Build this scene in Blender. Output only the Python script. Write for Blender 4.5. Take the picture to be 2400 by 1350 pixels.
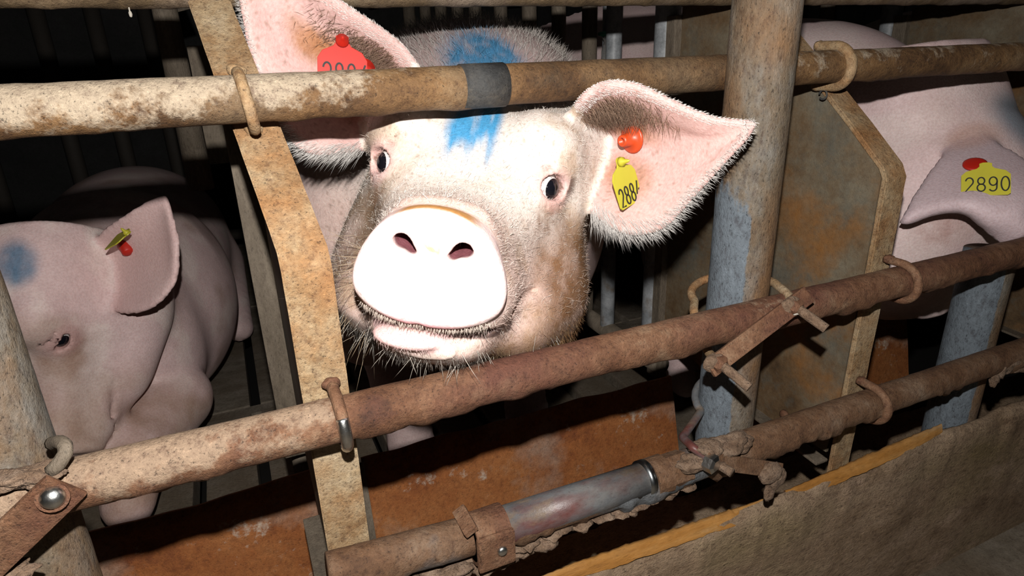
import bpy, bmesh, math, random
import numpy as np
from mathutils import Matrix, Vector
from mathutils.bvhtree import BVHTree

for o in list(bpy.data.objects):
    bpy.data.objects.remove(o, do_unlink=True)
sc = bpy.context.scene
COL = sc.collection
random.seed(4)
rng = np.random.default_rng(7)

# ------------------------------------------------------------------ camera
# All coordinates below are metres, X along the rails, Y into the pens,
# z measured from the photographer's eye level; EYE lifts them above the floor.
EYE = 0.74
PIX_C = np.array([1200.0, 675.0])
FOC = 1476.95
R = np.array([[0.91155308, -0.1709162, 0.37397677],
              [-0.41001337, -0.30929269, 0.85803675],
              [-0.0309841, -0.93548152, -0.35201463]])   # camera (right, down, forward) -> world
cam_d = bpy.data.cameras.new('camera')
cam = bpy.data.objects.new('camera', cam_d)
COL.objects.link(cam)
cam_d.sensor_width = 36.0
cam_d.lens = 36.0 * FOC / 2400.0
cam_d.clip_start = 0.02
M = Matrix.Identity(4)
for i in range(3):
    M[i][0] = R[i, 0]
    M[i][1] = -R[i, 1]
    M[i][2] = -R[i, 2]
M[2][3] = EYE
cam.matrix_world = M
sc.camera = cam

# ------------------------------------------------------------------ light: unlit barn, camera flash just above the lens
world = bpy.data.worlds.new('barn_air')
sc.world = world
world.use_nodes = True
world.node_tree.nodes['Background'].inputs[0].default_value = (0.9, 0.95, 1.0, 1)
world.node_tree.nodes['Background'].inputs[1].default_value = 0.0035
fl = bpy.data.lights.new('camera_flash', 'POINT')
fl.energy = 32.0
fl.shadow_soft_size = 0.006
fl.color = (1.0, 0.97, 0.93)
flo = bpy.data.objects.new('camera_flash', fl)
flo.location = (0.004, 0.010, EYE + 0.094)
COL.objects.link(flo)
sc.view_settings.view_transform = 'Standard'
sc.view_settings.look = 'None'
sc.view_settings.exposure = 0.0
sc.view_settings.gamma = 1.0
sc.view_settings.use_curve_mapping = False


# ------------------------------------------------------------------ measuring helpers
def ray(px, py):
    return R @ np.array([(px - PIX_C[0]) / FOC, (py - PIX_C[1]) / FOC, 1.0])


def at(px, py, d):
    return ray(px, py) * d


def atY(px, py, y):
    r = ray(px, py)
    return r * (y / r[1])


def atX(px, py, x):
    r = ray(px, py)
    return r * (x / r[0])


def atZ(px, py, z):
    r = ray(px, py)
    return r * (z / r[2])


def camdir(v):
    v = R @ np.array(v, float)
    return v / np.linalg.norm(v)


def unit(v):
    v = np.asarray(v, float)
    return v / np.linalg.norm(v)


def hash3(ix, iy, iz, seed):
    n = (ix * 374761393 + iy * 668265263 + iz * 2147483647 + seed * 974711) & 0xFFFFFFFF
    n = ((n ^ (n >> 13)) * 1274126177) & 0xFFFFFFFF
    n = n ^ (n >> 16)
    return (n & 0xFFFF) / 65535.0


def vnoise(p, scale, seed=0, octaves=3):
    p = np.asarray(p, float)
    out = np.zeros(len(p))
    amp, tot = 1.0, 0.0
    for o in range(octaves):
        q = p * scale * (2 ** o) + 100.0
        i = np.floor(q).astype(np.int64)
        f = q - i
        f = f * f * (3 - 2 * f)
        r = 0
        for dx in (0, 1):
            for dy in (0, 1):
                for dz in (0, 1):
                    w = (f[:, 0] if dx else 1 - f[:, 0]) * (f[:, 1] if dy else 1 - f[:, 1]) * (f[:, 2] if dz else 1 - f[:, 2])
                    r = r + w * hash3(i[:, 0] + dx, i[:, 1] + dy, i[:, 2] + dz, seed + o * 17)
        out += amp * r
        tot += amp
        amp *= 0.5
    return out / tot


def sstep(a, b, x):
    t = np.clip((x - a) / (b - a), 0, 1)
    return t * t * (3 - 2 * t)


# ------------------------------------------------------------------ materials
def new_mat(name):
    m = bpy.data.materials.new(name)
    m.use_nodes = True
    nt = m.node_tree
    b = nt.nodes['Principled BSDF']
    return m, nt, b


def plain(name, col, rough=0.5, metal=0.0, bump=0.0, bscale=300, spec=0.5):
    m, nt, b = new_mat(name)
    N, L = nt.nodes, nt.links
    tc = N.new('ShaderNodeTexCoord')
    n = N.new('ShaderNodeTexNoise')
    n.inputs['Scale'].default_value = 60
    n.inputs['Detail'].default_value = 5
    L.new(tc.outputs['Object'], n.inputs['Vector'])
    mx = N.new('ShaderNodeMixRGB')
    mx.inputs[1].default_value = tuple(c * 0.85 for c in col) + (1,)
    mx.inputs[2].default_value = tuple(min(c * 1.1, 1) for c in col) + (1,)
    L.new(n.outputs['Fac'], mx.inputs[0])
    L.new(mx.outputs[0], b.inputs['Base Color'])
    b.inputs['Roughness'].default_value = rough
    b.inputs['Metallic'].default_value = metal
    b.inputs['Specular IOR Level'].default_value = spec
    if bump:
        n2 = N.new('ShaderNodeTexNoise')
        n2.inputs['Scale'].default_value = bscale
        n2.inputs['Detail'].default_value = 4
        L.new(tc.outputs['Object'], n2.inputs['Vector'])
        bp = N.new('ShaderNodeBump')
        bp.inputs['Strength'].default_value = bump
        bp.inputs['Distance'].default_value = 0.002
        L.new(n2.outputs['Fac'], bp.inputs['Height'])
        L.new(bp.outputs[0], b.inputs['Normal'])
    return m


def rust(name, cols, patch=None, pscale=7.0, pth=(0.5, 0.6), scale=22.0, rough=0.75, bump=0.6,
         stretch=(1, 1, 1), patch_metal=0.0, speck=0.4, seed=0.0, dust=None, dth=(0.55, 0.7), mask=None):
    """rusty, dusty steel: a four-stop noise ramp, patches of a second colour, pits and grains"""
    m, nt, b = new_mat(name)
    N, L = nt.nodes, nt.links
    tc = N.new('ShaderNodeTexCoord')
    mp = N.new('ShaderNodeMapping')
    mp.inputs['Scale'].default_value = stretch
    mp.inputs['Location'].default_value = (seed, seed * 1.7, seed * 0.6)
    L.new(tc.outputs['Object'], mp.inputs['Vector'])

    def noise(s, d=10, r=0.74, off=0.0):
        n = N.new('ShaderNodeTexNoise')
        n.inputs['Scale'].default_value = s
        n.inputs['Detail'].default_value = d
        n.inputs['Roughness'].default_value = r
        L.new(mp.outputs[0], n.inputs['Vector'])
        return n.outputs['Fac']

    def ramp(fac, stops):
        r = N.new('ShaderNodeValToRGB')
        e = r.color_ramp.elements
        while len(e) < len(stops):
            e.new(0.5)
        for el, (p, c) in zip(e, stops):
            el.position = p
            el.color = tuple(c) + (1,) if len(c) == 3 else c
        L.new(fac, r.inputs[0])
        return r.outputs[0]

    n1 = noise(scale)
    base = ramp(n1, [(0.32 + 0.36 * i / (len(cols) - 1), c) for i, c in enumerate(cols)])
    cur = base
    met = None
    if patch is not None:
        pf = ramp(noise(pscale, 6, 0.6), [(pth[0], (0, 0, 0)), (pth[1], (1, 1, 1))])
        mx = N.new('ShaderNodeMixRGB')
        L.new(pf, mx.inputs[0])
        L.new(cur, mx.inputs[1])
        mx.inputs[2].default_value = tuple(patch) + (1,)
        cur = mx.outputs[0]
        if patch_metal:
            mm = N.new('ShaderNodeMath')
            mm.operation = 'MULTIPLY'
            mm.inputs[1].default_value = patch_metal
            L.new(pf, mm.inputs[0])
            L.new(mm.outputs[0], b.inputs['Metallic'])
    if dust is not None:
        df = ramp(noise(pscale * 2.3, 9, 0.7), [(dth[0], (0, 0, 0)), (dth[1], (1, 1, 1))])
        mx = N.new('ShaderNodeMixRGB')
        L.new(df, mx.inputs[0])
        L.new(cur, mx.inputs[1])
        mx.inputs[2].default_value = tuple(dust) + (1,)
        cur = mx.outputs[0]
    if mask is not None:
        at_ = N.new('ShaderNodeAttribute')
        at_.attribute_name = 'Col'
        ad2 = N.new('ShaderNodeMath')
        ad2.operation = 'MULTIPLY_ADD'
        ad2.inputs[1].default_value = 0.9
        L.new(noise(45, 6, 0.7), ad2.inputs[0])
        L.new(at_.outputs['Fac'], ad2.inputs[2])
        mf = ramp(ad2.outputs[0], [(0.78, (0, 0, 0)), (0.90, (1, 1, 1))])
        mx = N.new('ShaderNodeMixRGB')
        L.new(mf, mx.inputs[0])
        L.new(cur, mx.inputs[1])
        mx.inputs[2].default_value = tuple(mask) + (1,)
        cur = mx.outputs[0]
    # grains and pits
    grain = noise(150, 5, 0.8)
    fine = noise(520, 3, 0.7)
    for fac, st in ((grain, [(0.34, (1 - speck * 0.9, 1 - speck, 1 - speck)), (0.48, (0.97,) * 3), (0.56, (1.03,) * 3), (0.70, (1 + speck * 0.8,) * 3)]),
                    (fine, [(0.31, (1 - speck * 1.4,) * 3), (0.42, (1, 1, 1)), (0.62, (1, 1, 1)), (0.74, (1 + speck * 1.2,) * 3)])):
        mu = N.new('ShaderNodeMixRGB')
        mu.blend_type = 'MULTIPLY'
        mu.inputs[0].default_value = 1
        L.new(cur, mu.inputs[1])
        L.new(ramp(fac, st), mu.inputs[2])
        cur = mu.outputs[0]
    L.new(cur, b.inputs['Base Color'])
    b.inputs['Roughness'].default_value = rough
    b.inputs['Specular IOR Level'].default_value = 0.35
    ad = N.new('ShaderNodeMath')
    ad.operation = 'MULTIPLY_ADD'
    ad.inputs[1].default_value = 0.5
    L.new(fine, ad.inputs[0])
    L.new(grain, ad.inputs[2])
    bp = N.new('ShaderNodeBump')
    bp.inputs['Strength'].default_value = bump
    bp.inputs['Distance'].default_value = 0.0030
    L.new(ad.outputs[0], bp.inputs['Height'])
    L.new(bp.outputs[0], b.inputs['Normal'])
    return m


TAN = (0.20, 0.15, 0.095)
DUST = (0.25, 0.175, 0.12)
BRN = (0.085, 0.042, 0.018)
DRK = (0.035, 0.02, 0.011)
ORG = (0.19, 0.075, 0.02)
GRY = (0.12, 0.13, 0.135)
MAT = {
    'rail_tan': rust('rail_tan', [(0.035, 0.018, 0.008), (0.085, 0.042, 0.016), (0.15, 0.08, 0.032), (0.21, 0.135, 0.07)], (0.12, 0.08, 0.045), 6, (0.5, 0.66), 15, speck=0.5, mask=(0.31, 0.245, 0.175)),
    'rail_upper': rust('rail_upper', [(0.05, 0.03, 0.015), (0.10, 0.065, 0.032), (0.15, 0.10, 0.055), (0.21, 0.16, 0.10)], (0.20, 0.15, 0.11), 5, (0.5, 0.62), 16, speck=0.45),
    'rail_lower': rust('rail_lower', [(0.05, 0.02, 0.01), (0.10, 0.043, 0.02), (0.15, 0.075, 0.04), (0.22, 0.14, 0.085)], (0.095, 0.036, 0.022), 6, (0.5, 0.64), 16, seed=3, speck=0.5, mask=(0.24, 0.165, 0.11)),
    'rail_bottom': rust('rail_bottom', [(0.06, 0.028, 0.014), (0.11, 0.055, 0.027), (0.145, 0.085, 0.05), (0.20, 0.14, 0.095)], (0.09, 0.095, 0.10), 5, (0.60, 0.68), 16, seed=5, speck=0.45),
    'strut': rust('strut', [(0.150, 0.073, 0.027), (0.237, 0.144, 0.069), (0.312, 0.225, 0.131), (0.375, 0.294, 0.194)], (0.250, 0.119, 0.044), 8, (0.5, 0.66), 18, seed=8, speck=0.5),
    'post': rust('post', [(0.09, 0.052, 0.026), (0.13, 0.098, 0.066), (0.155, 0.14, 0.12), (0.19, 0.185, 0.175)], (0.16, 0.088, 0.042), 9, (0.5, 0.64), 14, stretch=(1, 1, 0.5), seed=2, speck=0.5, mask=(0.115, 0.135, 0.155)),
    'panel': rust('panel', [(0.05, 0.028, 0.012), (0.10, 0.06, 0.028), (0.125, 0.095, 0.06), (0.16, 0.14, 0.10)], (0.20, 0.085, 0.02), 6, (0.53, 0.68), 7, bump=0.25, speck=0.2, seed=6, dust=(0.085, 0.085, 0.07), dth=(0.5, 0.7)),
    'board': rust('board', [(0.055, 0.044, 0.033), (0.110, 0.086, 0.061), (0.149, 0.119, 0.088), (0.209, 0.171, 0.127)], None, scale=14, stretch=(1, 1, 0.3), seed=9, speck=0.3),
    'trough_plate': rust('trough_plate', [(0.15, 0.042, 0.013), (0.26, 0.085, 0.022), (0.31, 0.115, 0.034), (0.33, 0.17, 0.085)], (0.30, 0.20, 0.145), 6, (0.54, 0.68), 9, bump=0.5, speck=0.35, seed=1, dust=(0.46, 0.37, 0.29), dth=(0.60, 0.67)),
    'plank': rust('plank', [(0.13, 0.08, 0.045), (0.23, 0.155, 0.095), (0.29, 0.205, 0.135), (0.35, 0.26, 0.18)], (0.19, 0.135, 0.065), 7, (0.52, 0.7), 14, bump=1.0, stretch=(0.5, 1, 1), seed=4, speck=0.45, dust=(0.38, 0.27, 0.19), dth=(0.56, 0.72)),
    'wood_edge': rust('wood_edge', [(0.17, 0.07, 0.012), (0.3, 0.13, 0.025), (0.36, 0.18, 0.05), (0.28, 0.2, 0.12)], None, scale=18, stretch=(0.15, 1, 1), bump=0.5, speck=0.2, seed=7),
    'concrete': rust('concrete', [(0.095, 0.074, 0.054), (0.162, 0.135, 0.101), (0.216, 0.182, 0.142), (0.270, 0.230, 0.189)], (0.135, 0.101, 0.068), 4, (0.45, 0.65), 14, bump=0.5, seed=11),
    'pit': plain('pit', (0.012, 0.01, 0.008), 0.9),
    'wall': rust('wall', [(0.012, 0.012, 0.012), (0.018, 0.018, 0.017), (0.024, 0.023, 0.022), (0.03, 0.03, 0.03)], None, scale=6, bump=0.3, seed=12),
    'galv': rust('galv', [(0.14, 0.15, 0.155), (0.2, 0.21, 0.22), (0.26, 0.27, 0.28), (0.3, 0.31, 0.32)], (0.12, 0.08, 0.045), 12, (0.58, 0.7), 30, rough=0.42, bump=0.15, speck=0.2, seed=13),
    'galv_dark': rust('galv_dark', [(0.05, 0.052, 0.055), (0.085, 0.088, 0.092), (0.11, 0.112, 0.115), (0.15, 0.14, 0.13)], (0.10, 0.035, 0.03), 9, (0.5, 0.6), 10, rough=0.4, bump=0.15, speck=0.2, seed=15, stretch=(0.5, 1, 1), dust=(0.15, 0.105, 0.07), dth=(0.5, 0.62)),
    'dark_pipe': plain('dark_pipe', (0.035, 0.028, 0.022), 0.8, 0.0, 0.3),
    'steel': plain('steel', (0.35, 0.37, 0.38), 0.28, 1.0, 0.1, 120),
    'zinc': plain('zinc', (0.6, 0.6, 0.58), 0.3, 1.0, 0.25, 200),
    'crust': rust('crust', [(0.09, 0.052, 0.03), (0.15, 0.095, 0.06), (0.20, 0.135, 0.092), (0.27, 0.195, 0.14)], None, scale=60, bump=1.0, rough=0.95, seed=14, speck=0.5),
    'red_plastic': plain('red_plastic', (0.46, 0.014, 0.005), 0.5),
    'orange_plastic': plain('orange_plastic', (0.55, 0.06, 0.012), 0.4),
    'yellow_plastic': plain('yellow_plastic', (0.48, 0.43, 0.03), 0.45),
    'print': plain('print', (0.012, 0.011, 0.01), 0.6),
    'green_plastic': plain('green_plastic', (0.08, 0.42, 0.3), 0.5),
    'rubber': rust('rubber', [(0.012, 0.012, 0.012), (0.03, 0.03, 0.03), (0.045, 0.043, 0.04), (0.08, 0.07, 0.055)], None, scale=40, seed=16, bump=0.4),
    'straw': plain('straw', (0.36, 0.33, 0.28), 0.9),
    'sclera': plain('sclera', (0.72, 0.66, 0.64), 0.12, bump=0),
    'iris': plain('iris', (0.006, 0.006, 0.009), 0.06, bump=0, spec=0.6),
}


def attr_mat(name, rough=0.55, bump=0.35, bscale=500, sss=0.0, spec=0.3, coat=0.0, mottle=0.13):
    m, nt, b = new_mat(name)
    N, L = nt.nodes, nt.links
    a = N.new('ShaderNodeAttribute')
    a.attribute_name = 'Col'
    tc = N.new('ShaderNodeTexCoord')
    n = N.new('ShaderNodeTexNoise')
    n.inputs['Scale'].default_value = 320
    n.inputs['Detail'].default_value = 6
    L.new(tc.outputs['Object'], n.inputs['Vector'])
    r = N.new('ShaderNodeValToRGB')
    r.color_ramp.elements[0].position = 0.35
    r.color_ramp.elements[0].color = (1 - mottle, 1 - mottle * 1.25, 1 - mottle * 1.3, 1)
    r.color_ramp.elements[1].position = 0.6
    r.color_ramp.elements[1].color = (1, 1, 1, 1)
    L.new(n.outputs['Fac'], r.inputs[0])
    mu = N.new('ShaderNodeMixRGB')
    mu.blend_type = 'MULTIPLY'
    mu.inputs[0].default_value = 1
    L.new(a.outputs['Color'], mu.inputs[1])
    L.new(r.outputs[0], mu.inputs[2])
    L.new(mu.outputs[0], b.inputs['Base Color'])
    b.inputs['Roughness'].default_value = rough
    b.inputs['Specular IOR Level'].default_value = spec
    if sss:
        b.inputs['Subsurface Weight'].default_value = sss
        b.inputs['Subsurface Radius'].default_value = (1.0, 0.35, 0.25)
        b.inputs['Subsurface Scale'].default_value = 0.004
    if bump:
        n2 = N.new('ShaderNodeTexNoise')
        n2.inputs['Scale'].default_value = bscale
        n2.inputs['Detail'].default_value = 3
        L.new(tc.outputs['Object'], n2.inputs['Vector'])
        bp = N.new('ShaderNodeBump')
        bp.inputs['Strength'].default_value = bump
        bp.inputs['Distance'].default_value = 0.0015
        L.new(n2.outputs['Fac'], bp.inputs['Height'])
        L.new(bp.outputs[0], b.inputs['Normal'])
    return m


MAT['skin'] = attr_mat('pig_skin', sss=0.12)
MAT['hair'] = attr_mat('pig_bristle', rough=0.45, bump=0, spec=0.4, mottle=0.0)

# ------------------------------------------------------------------ mesh helpers


def obj(name, verts, faces, mat, parent=None, smooth=False, colors=None, origin='base'):
    """link ONE mesh object; verts are in eye-level coordinates"""
    v = np.asarray(verts, np.float64).reshape(-1, 3).copy()
    lo, hi = v.min(0), v.max(0)
    o0 = np.array([(lo[0] + hi[0]) / 2, (lo[1] + hi[1]) / 2, lo[2] if origin == 'base' else (lo[2] + hi[2]) / 2])
    v -= o0
    me = bpy.data.meshes.new(name)
    if isinstance(faces, np.ndarray):
        nf, k = faces.shape
        me.vertices.add(len(v))
        me.vertices.foreach_set('co', v.astype(np.float32).ravel())
        me.loops.add(nf * k)
        me.loops.foreach_set('vertex_index', faces.astype(np.int32).ravel())
        me.polygons.add(nf)
        me.polygons.foreach_set('loop_start', np.arange(0, nf * k, k, dtype=np.int32))
        me.polygons.foreach_set('loop_total', np.full(nf, k, np.int32))
        me.update(calc_edges=True)
    else:
        me.from_pydata([tuple(p) for p in v], [], [tuple(f) for f in faces])
    if smooth is True:
        me.polygons.foreach_set('use_smooth', np.ones(len(me.polygons), bool))
    if colors is not None:
        ca = me.color_attributes.new('Col', 'FLOAT_COLOR', 'POINT')
        c4 = np.ones((len(v), 4), np.float32)
        c4[:, :3] = colors
        ca.data.foreach_set('color', c4.ravel())
    me.materials.append(MAT[mat] if isinstance(mat, str) else mat)
    me.validate()
    me.update()
    o = bpy.data.objects.new(name, me)
    COL.objects.link(o)
    loc = Vector((o0[0], o0[1], o0[2] + EYE))
    if parent is not None:
        o.parent = parent
        off = Vector(parent['_o'])
        o.location = loc - off
        o['_o'] = tuple(loc)
    else:
        o.location = loc
        o['_o'] = tuple(loc)
    return o


def tag(o, label, cat, group=None, kind=None):
    o['label'] = label
    if cat:
        o['category'] = cat
    if group:
        o['group'] = group
    if kind:
        o['kind'] = kind
    return o


def struct(o):
    o['kind'] = 'structure'
    return o


def empty(name, p, label, cat, group=None):
    o = bpy.data.objects.new(name, None)
    o.empty_display_size = 0.05
    COL.objects.link(o)
    o.location = (p[0], p[1], p[2] + EYE)
    o['_o'] = tuple(o.location)
    return tag(o, label, cat, group)


def merge(parts):
    V, F = [], []
    n = 0
    for v, f in parts:
        v = np.asarray(v, float)
        V.append(v)
        F += [tuple(i + n for i in q) for q in f]
        n += len(v)
    return np.concatenate(V), F


def tube(pts, r, seg=20, cap=True, rough=0.0, crust=0.0, step=None, seed=0, r2=None, hollow=False):
    """swept round bar; rough = surface unevenness (m), crust = extra lumps on the underside (m)"""
    P = np.asarray(pts, float)
    if step:
        d = np.r_[0, np.cumsum(np.linalg.norm(np.diff(P, axis=0), axis=1))]
        n = max(2, int(d[-1] / step) + 1)
        t = np.linspace(0, d[-1], n)
        P = np.stack([np.interp(t, d, P[:, i]) for i in range(3)], 1)
    T = np.gradient(P, axis=0)
    T /= np.linalg.norm(T, axis=1)[:, None]
    up = np.array([0, 0, 1.0])
    if abs(T[0] @ up) > 0.9:
        up = np.array([0, 1.0, 0])
    rr = np.full(len(P), r) if np.isscalar(r) else np.interp(np.linspace(0, 1, len(P)), np.linspace(0, 1, len(r)), r)
    a = np.arange(seg) * 2 * math.pi / seg
    u = unit(up - T[0] * (up @ T[0]))
    V = []
    for i in range(len(P)):
        u = unit(u - T[i] * (u @ T[i]))
        w = np.cross(T[i], u)
        V.append(P[i] + rr[i] * (np.cos(a)[:, None] * u + np.sin(a)[:, None] * w))
    V = np.array(V)
    N = V - P[:, None]
    N /= np.linalg.norm(N, axis=2)[..., None]
    V = V.reshape(-1, 3)
    N = N.reshape(-1, 3)
    if rough:
        d = (vnoise(V, 60, seed, 3) - 0.5) * 2 * rough
        V = V + N * d[:, None]
    if crust:
        under = np.clip(-N[:, 2] * 0.8 + 0.25, 0, 1)
        d = np.clip(vnoise(V, 45, seed + 5, 4) - 0.5, 0, 1) * 4 * crust * under
        V = V + N * d[:, None] + np.array([0, 0, -0.3]) * d[:, None]
    F = []
    n = len(P)
    for i in range(n - 1):
        for j in range(seg):
            k = (j + 1) % seg
            F.append((i * seg + j, i * seg + k, (i + 1) * seg + k, (i + 1) * seg + j))
    if cap:
        F.append(tuple(range(seg))[::-1])
        F.append(tuple((n - 1) * seg + j for j in range(seg)))
    return V, F


def box(c, size, rot=None, bevel=0.0):
    bm = bmesh.new()
    bmesh.ops.create_cube(bm, size=1.0)
    for v in bm.verts:
        v.co = Vector((v.co.x * size[0], v.co.y * size[1], v.co.z * size[2]))
    if bevel:
        bmesh.ops.bevel(bm, geom=bm.edges[:], offset=bevel, segments=2, affect='EDGES', profile=0.7)
    bm.verts.index_update()
    V = np.array([v.co[:] for v in bm.verts])
    F = [tuple(v.index for v in f.verts) for f in bm.faces]
    bm.free()
    if rot is not None:
        V = V @ np.asarray(rot).T
    return V + np.asarray(c, float), F


def frame(x, y):
    """rotation with columns x, y, x cross y"""
    x = unit(x)
    y = np.asarray(y, float)
    y = unit(y - x * (y @ x))
    return np.stack([x, y, np.cross(x, y)], 1)


def beam(a, b, wdir, w, t, bevel=0.0015):
    """flat bar from a to b, width w along wdir, thickness t"""
    a, b = np.asarray(a, float), np.asarray(b, float)
    rot = frame(b - a, wdir)
    return box((a + b) / 2, (np.linalg.norm(b - a), w, t), rot, bevel)


def prism(poly, normal_off, bevel=0.0):
    """polygon (3-D points, planar) extruded by vector normal_off"""
    poly = [Vector(p) for p in poly]
    bm = bmesh.new()
    vs = [bm.verts.new(p) for p in poly]
    f = bm.faces.new(vs)
    r = bmesh.ops.extrude_face_region(bm, geom=[f])
    for v in r['geom']:
        if isinstance(v, bmesh.types.BMVert):
            v.co += Vector(normal_off)
    bmesh.ops.recalc_face_normals(bm, faces=bm.faces[:])
    if bevel:
        bmesh.ops.bevel(bm, geom=bm.edges[:], offset=bevel, segments=2, affect='EDGES', profile=0.7)
    bm.verts.index_update()
    V = np.array([v.co[:] for v in bm.verts])
    F = [tuple(v.index for v in f.verts) for f in bm.faces]
    bm.free()
    return V, F


def lathe(c, axis, prof, seg=20):
    """prof = [(r, h)...] about axis through c"""
    ax = unit(axis)
    t = np.array([0, 0, 1.0]) if abs(ax[2]) < 0.9 else np.array([1.0, 0, 0])
    u = unit(np.cross(ax, t))
    w = np.cross(ax, u)
    V, F = [], []
    a = np.arange(seg) * 2 * math.pi / seg
    for r, h in prof:
        V.append(np.asarray(c) + ax * h + r * (np.cos(a)[:, None] * u + np.sin(a)[:, None] * w))
    V = np.concatenate(V)
    n = len(prof)
    for i in range(n - 1):
        for j in range(seg):
            k = (j + 1) % seg
            F.append((i * seg + j, i * seg + k, (i + 1) * seg + k, (i + 1) * seg + j))
    F.append(tuple(range(seg))[::-1])
    F.append(tuple((n - 1) * seg + j for j in range(seg)))
    return V, F


def lump(c, r, seed=0, rough=0.35, n=3):
    """irregular clod: displaced icosphere with radii r"""
    bm = bmesh.new()
    bmesh.ops.create_icosphere(bm, subdivisions=n, radius=1.0)
    V = np.array([v.co[:] for v in bm.verts])
    F = [tuple(v.index for v in f.verts) for f in bm.faces]
    bm.free()
    d = 1 + (vnoise(V + seed * 3.1, 1.6, seed, 4) - 0.5) * 2 * rough
    V = V * d[:, None] * np.asarray(r, float)
    return V + np.asarray(c, float), F


# ------------------------------------------------------------------ the barn: floor, walls, ceiling
FZ = -EYE
v, f = merge([box((0.6, -0.45, FZ - 0.03), (7.2, 1.83, 0.06)), box((0.6, 0.62, FZ - 0.16), (7.2, 0.4, 0.06))])
floor = struct(obj('floor', v, f, 'concrete'))
me_slat = None
SLATS = []
for i in range(19):
    x = -0.77 + i * 0.112
    SLATS.append((x, 1.37 - 0.31, 0.615))
    SLATS.append((x, 1.715, 0.63))
    SLATS.append((x, 2.45, 0.78))
for k, (x, y, ln) in enumerate(SLATS):
    if me_slat is None:
        v, f = box((x, y, FZ - 0.03), (0.09, 1.0, 0.06), None, 0.004)
        s0 = obj('slat', v, f, 'concrete', floor)
        me_slat = s0.data
        s = s0
    else:
        s = bpy.data.objects.new('slat', me_slat)
        COL.objects.link(s)
        s.parent = floor
    s.location = Vector((x, y, EYE + FZ - 0.06)) - Vector(floor['_o'])
    s.scale = (1, ln, 1)
for y in (0.75, 1.3845, 2.045):
    v, f = box((0.24, y, FZ - 0.032), (2.2, 0.034 if y > 1 else 0.02, 0.056))
    obj('crossbeam', v, f, 'concrete', floor)
v, f = box((0.6, 1.85, FZ - 0.33), (7.2, 2.75, 0.05))
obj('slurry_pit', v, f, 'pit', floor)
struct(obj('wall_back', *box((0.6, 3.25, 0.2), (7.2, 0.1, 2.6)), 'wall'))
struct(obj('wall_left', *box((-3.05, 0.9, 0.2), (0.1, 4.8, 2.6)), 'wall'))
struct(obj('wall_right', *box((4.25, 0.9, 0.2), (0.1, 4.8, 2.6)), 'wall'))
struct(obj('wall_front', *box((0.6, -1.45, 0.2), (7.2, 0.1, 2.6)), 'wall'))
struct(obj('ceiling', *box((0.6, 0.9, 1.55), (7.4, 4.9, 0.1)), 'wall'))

# ------------------------------------------------------------------ trough below the rails
e = empty('trough_board', (0.75, 0.425, FZ), 'dirt-caked grey brown plank forming the front of the feed trough', 'plank')
n = 420
xs = np.linspace(-0.4, 2.1, n)
prof = [(-0.012, FZ), (-0.013, FZ + 0.04), (-0.014, FZ + 0.07), (-0.0145, FZ + 0.11), (-0.015, FZ + 0.14), (-0.0152, FZ + 0.17), (-0.015, -0.525), (-0.0145, -0.518), (-0.013, -0.508), (-0.010, -0.496), (-0.004, -0.492), (0.000, -0.494), (0.0015, -0.505), (0.002, FZ)]
V = []
for x in xs:
    for (y, z) in prof:
        V.append((x, 0.431 + y, z))
V = np.array(V)
nz = vnoise(V, 14, 3, 4) - 0.5
V[:, 1] -= nz * 0.014 * (V[:, 2] > FZ + 0.02) + 0.004 * sstep(0.5, 0.7, vnoise(V, 40, 31, 3)) * (V[:, 2] > -0.54)
V[:, 2] += (vnoise(V[:, [0, 0, 0]] * 1.0, 9, 8, 3) - 0.5) * 0.016 * (V[:, 2] > -0.53)
m = len(prof)
F = [(i * m + j, i * m + j + 1, (i + 1) * m + j + 1, (i + 1) * m + j) for i in range(n - 1) for j in range(m - 1)]
obj('plank_face', V, F, 'plank', e, True)
# worn bare-wood stretches along the rim
for k, (a, b, seed) in enumerate([(0.20, 0.50, 1), (0.525, 0.80, 2), (0.40, 0.47, 4)]):
    n = 60
    xx = np.linspace(a, b, n)
    V = []
    for x in xx:
        t = (x - a) / (b - a)
        w = 0.0065 * math.sin(math.pi * min(max(t, 0.03), 0.97)) ** 0.4
        zt = -0.4885 + 0.006 * math.sin(x * 9)
        for (dy, dz) in ((-w * 1.5, -0.008), (-w * 0.8, 0.001), (-w * 0.2, 0.004), (w * 0.5, 0.003), (w * 0.85, -0.012)):
            V.append((x, 0.4275 + dy, zt + dz))
    V = np.array(V)
    V[:, 2] += (vnoise(V, 160, seed, 2) - 0.5) * 0.004
    F = [(i * 5 + j, i * 5 + j + 1, (i + 1) * 5 + j + 1, (i + 1) * 5 + j) for i in range(n - 1) for j in range(4)]
    o = obj('bare_edge', V, F, 'wood_edge', e, True)
    o['label'] = 'bare orange wood along the worn rim'
e = empty('trough_bottom', (0.5, 0.57, FZ), 'brown dirty bottom of the feed trough behind the front plank', 'trough')
n1, n2 = 120, 14
V = np.array([(x, y, FZ + 0.022 + 0.05 * ((y - 0.57) / 0.13) ** 2) for x in np.linspace(-0.5, 2.1, n1) for y in np.linspace(0.470, 0.668, n2)])
V[:, 2] += (vnoise(V, 22, 6, 4) - 0.5) * 0.035
F = [(i * n2 + j, (i + 1) * n2 + j, (i + 1) * n2 + j + 1, i * n2 + j + 1) for i in range(n1 - 1) for j in range(n2 - 1)]
obj('dirty_bed', V, F, 'plank', e, True)

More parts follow.
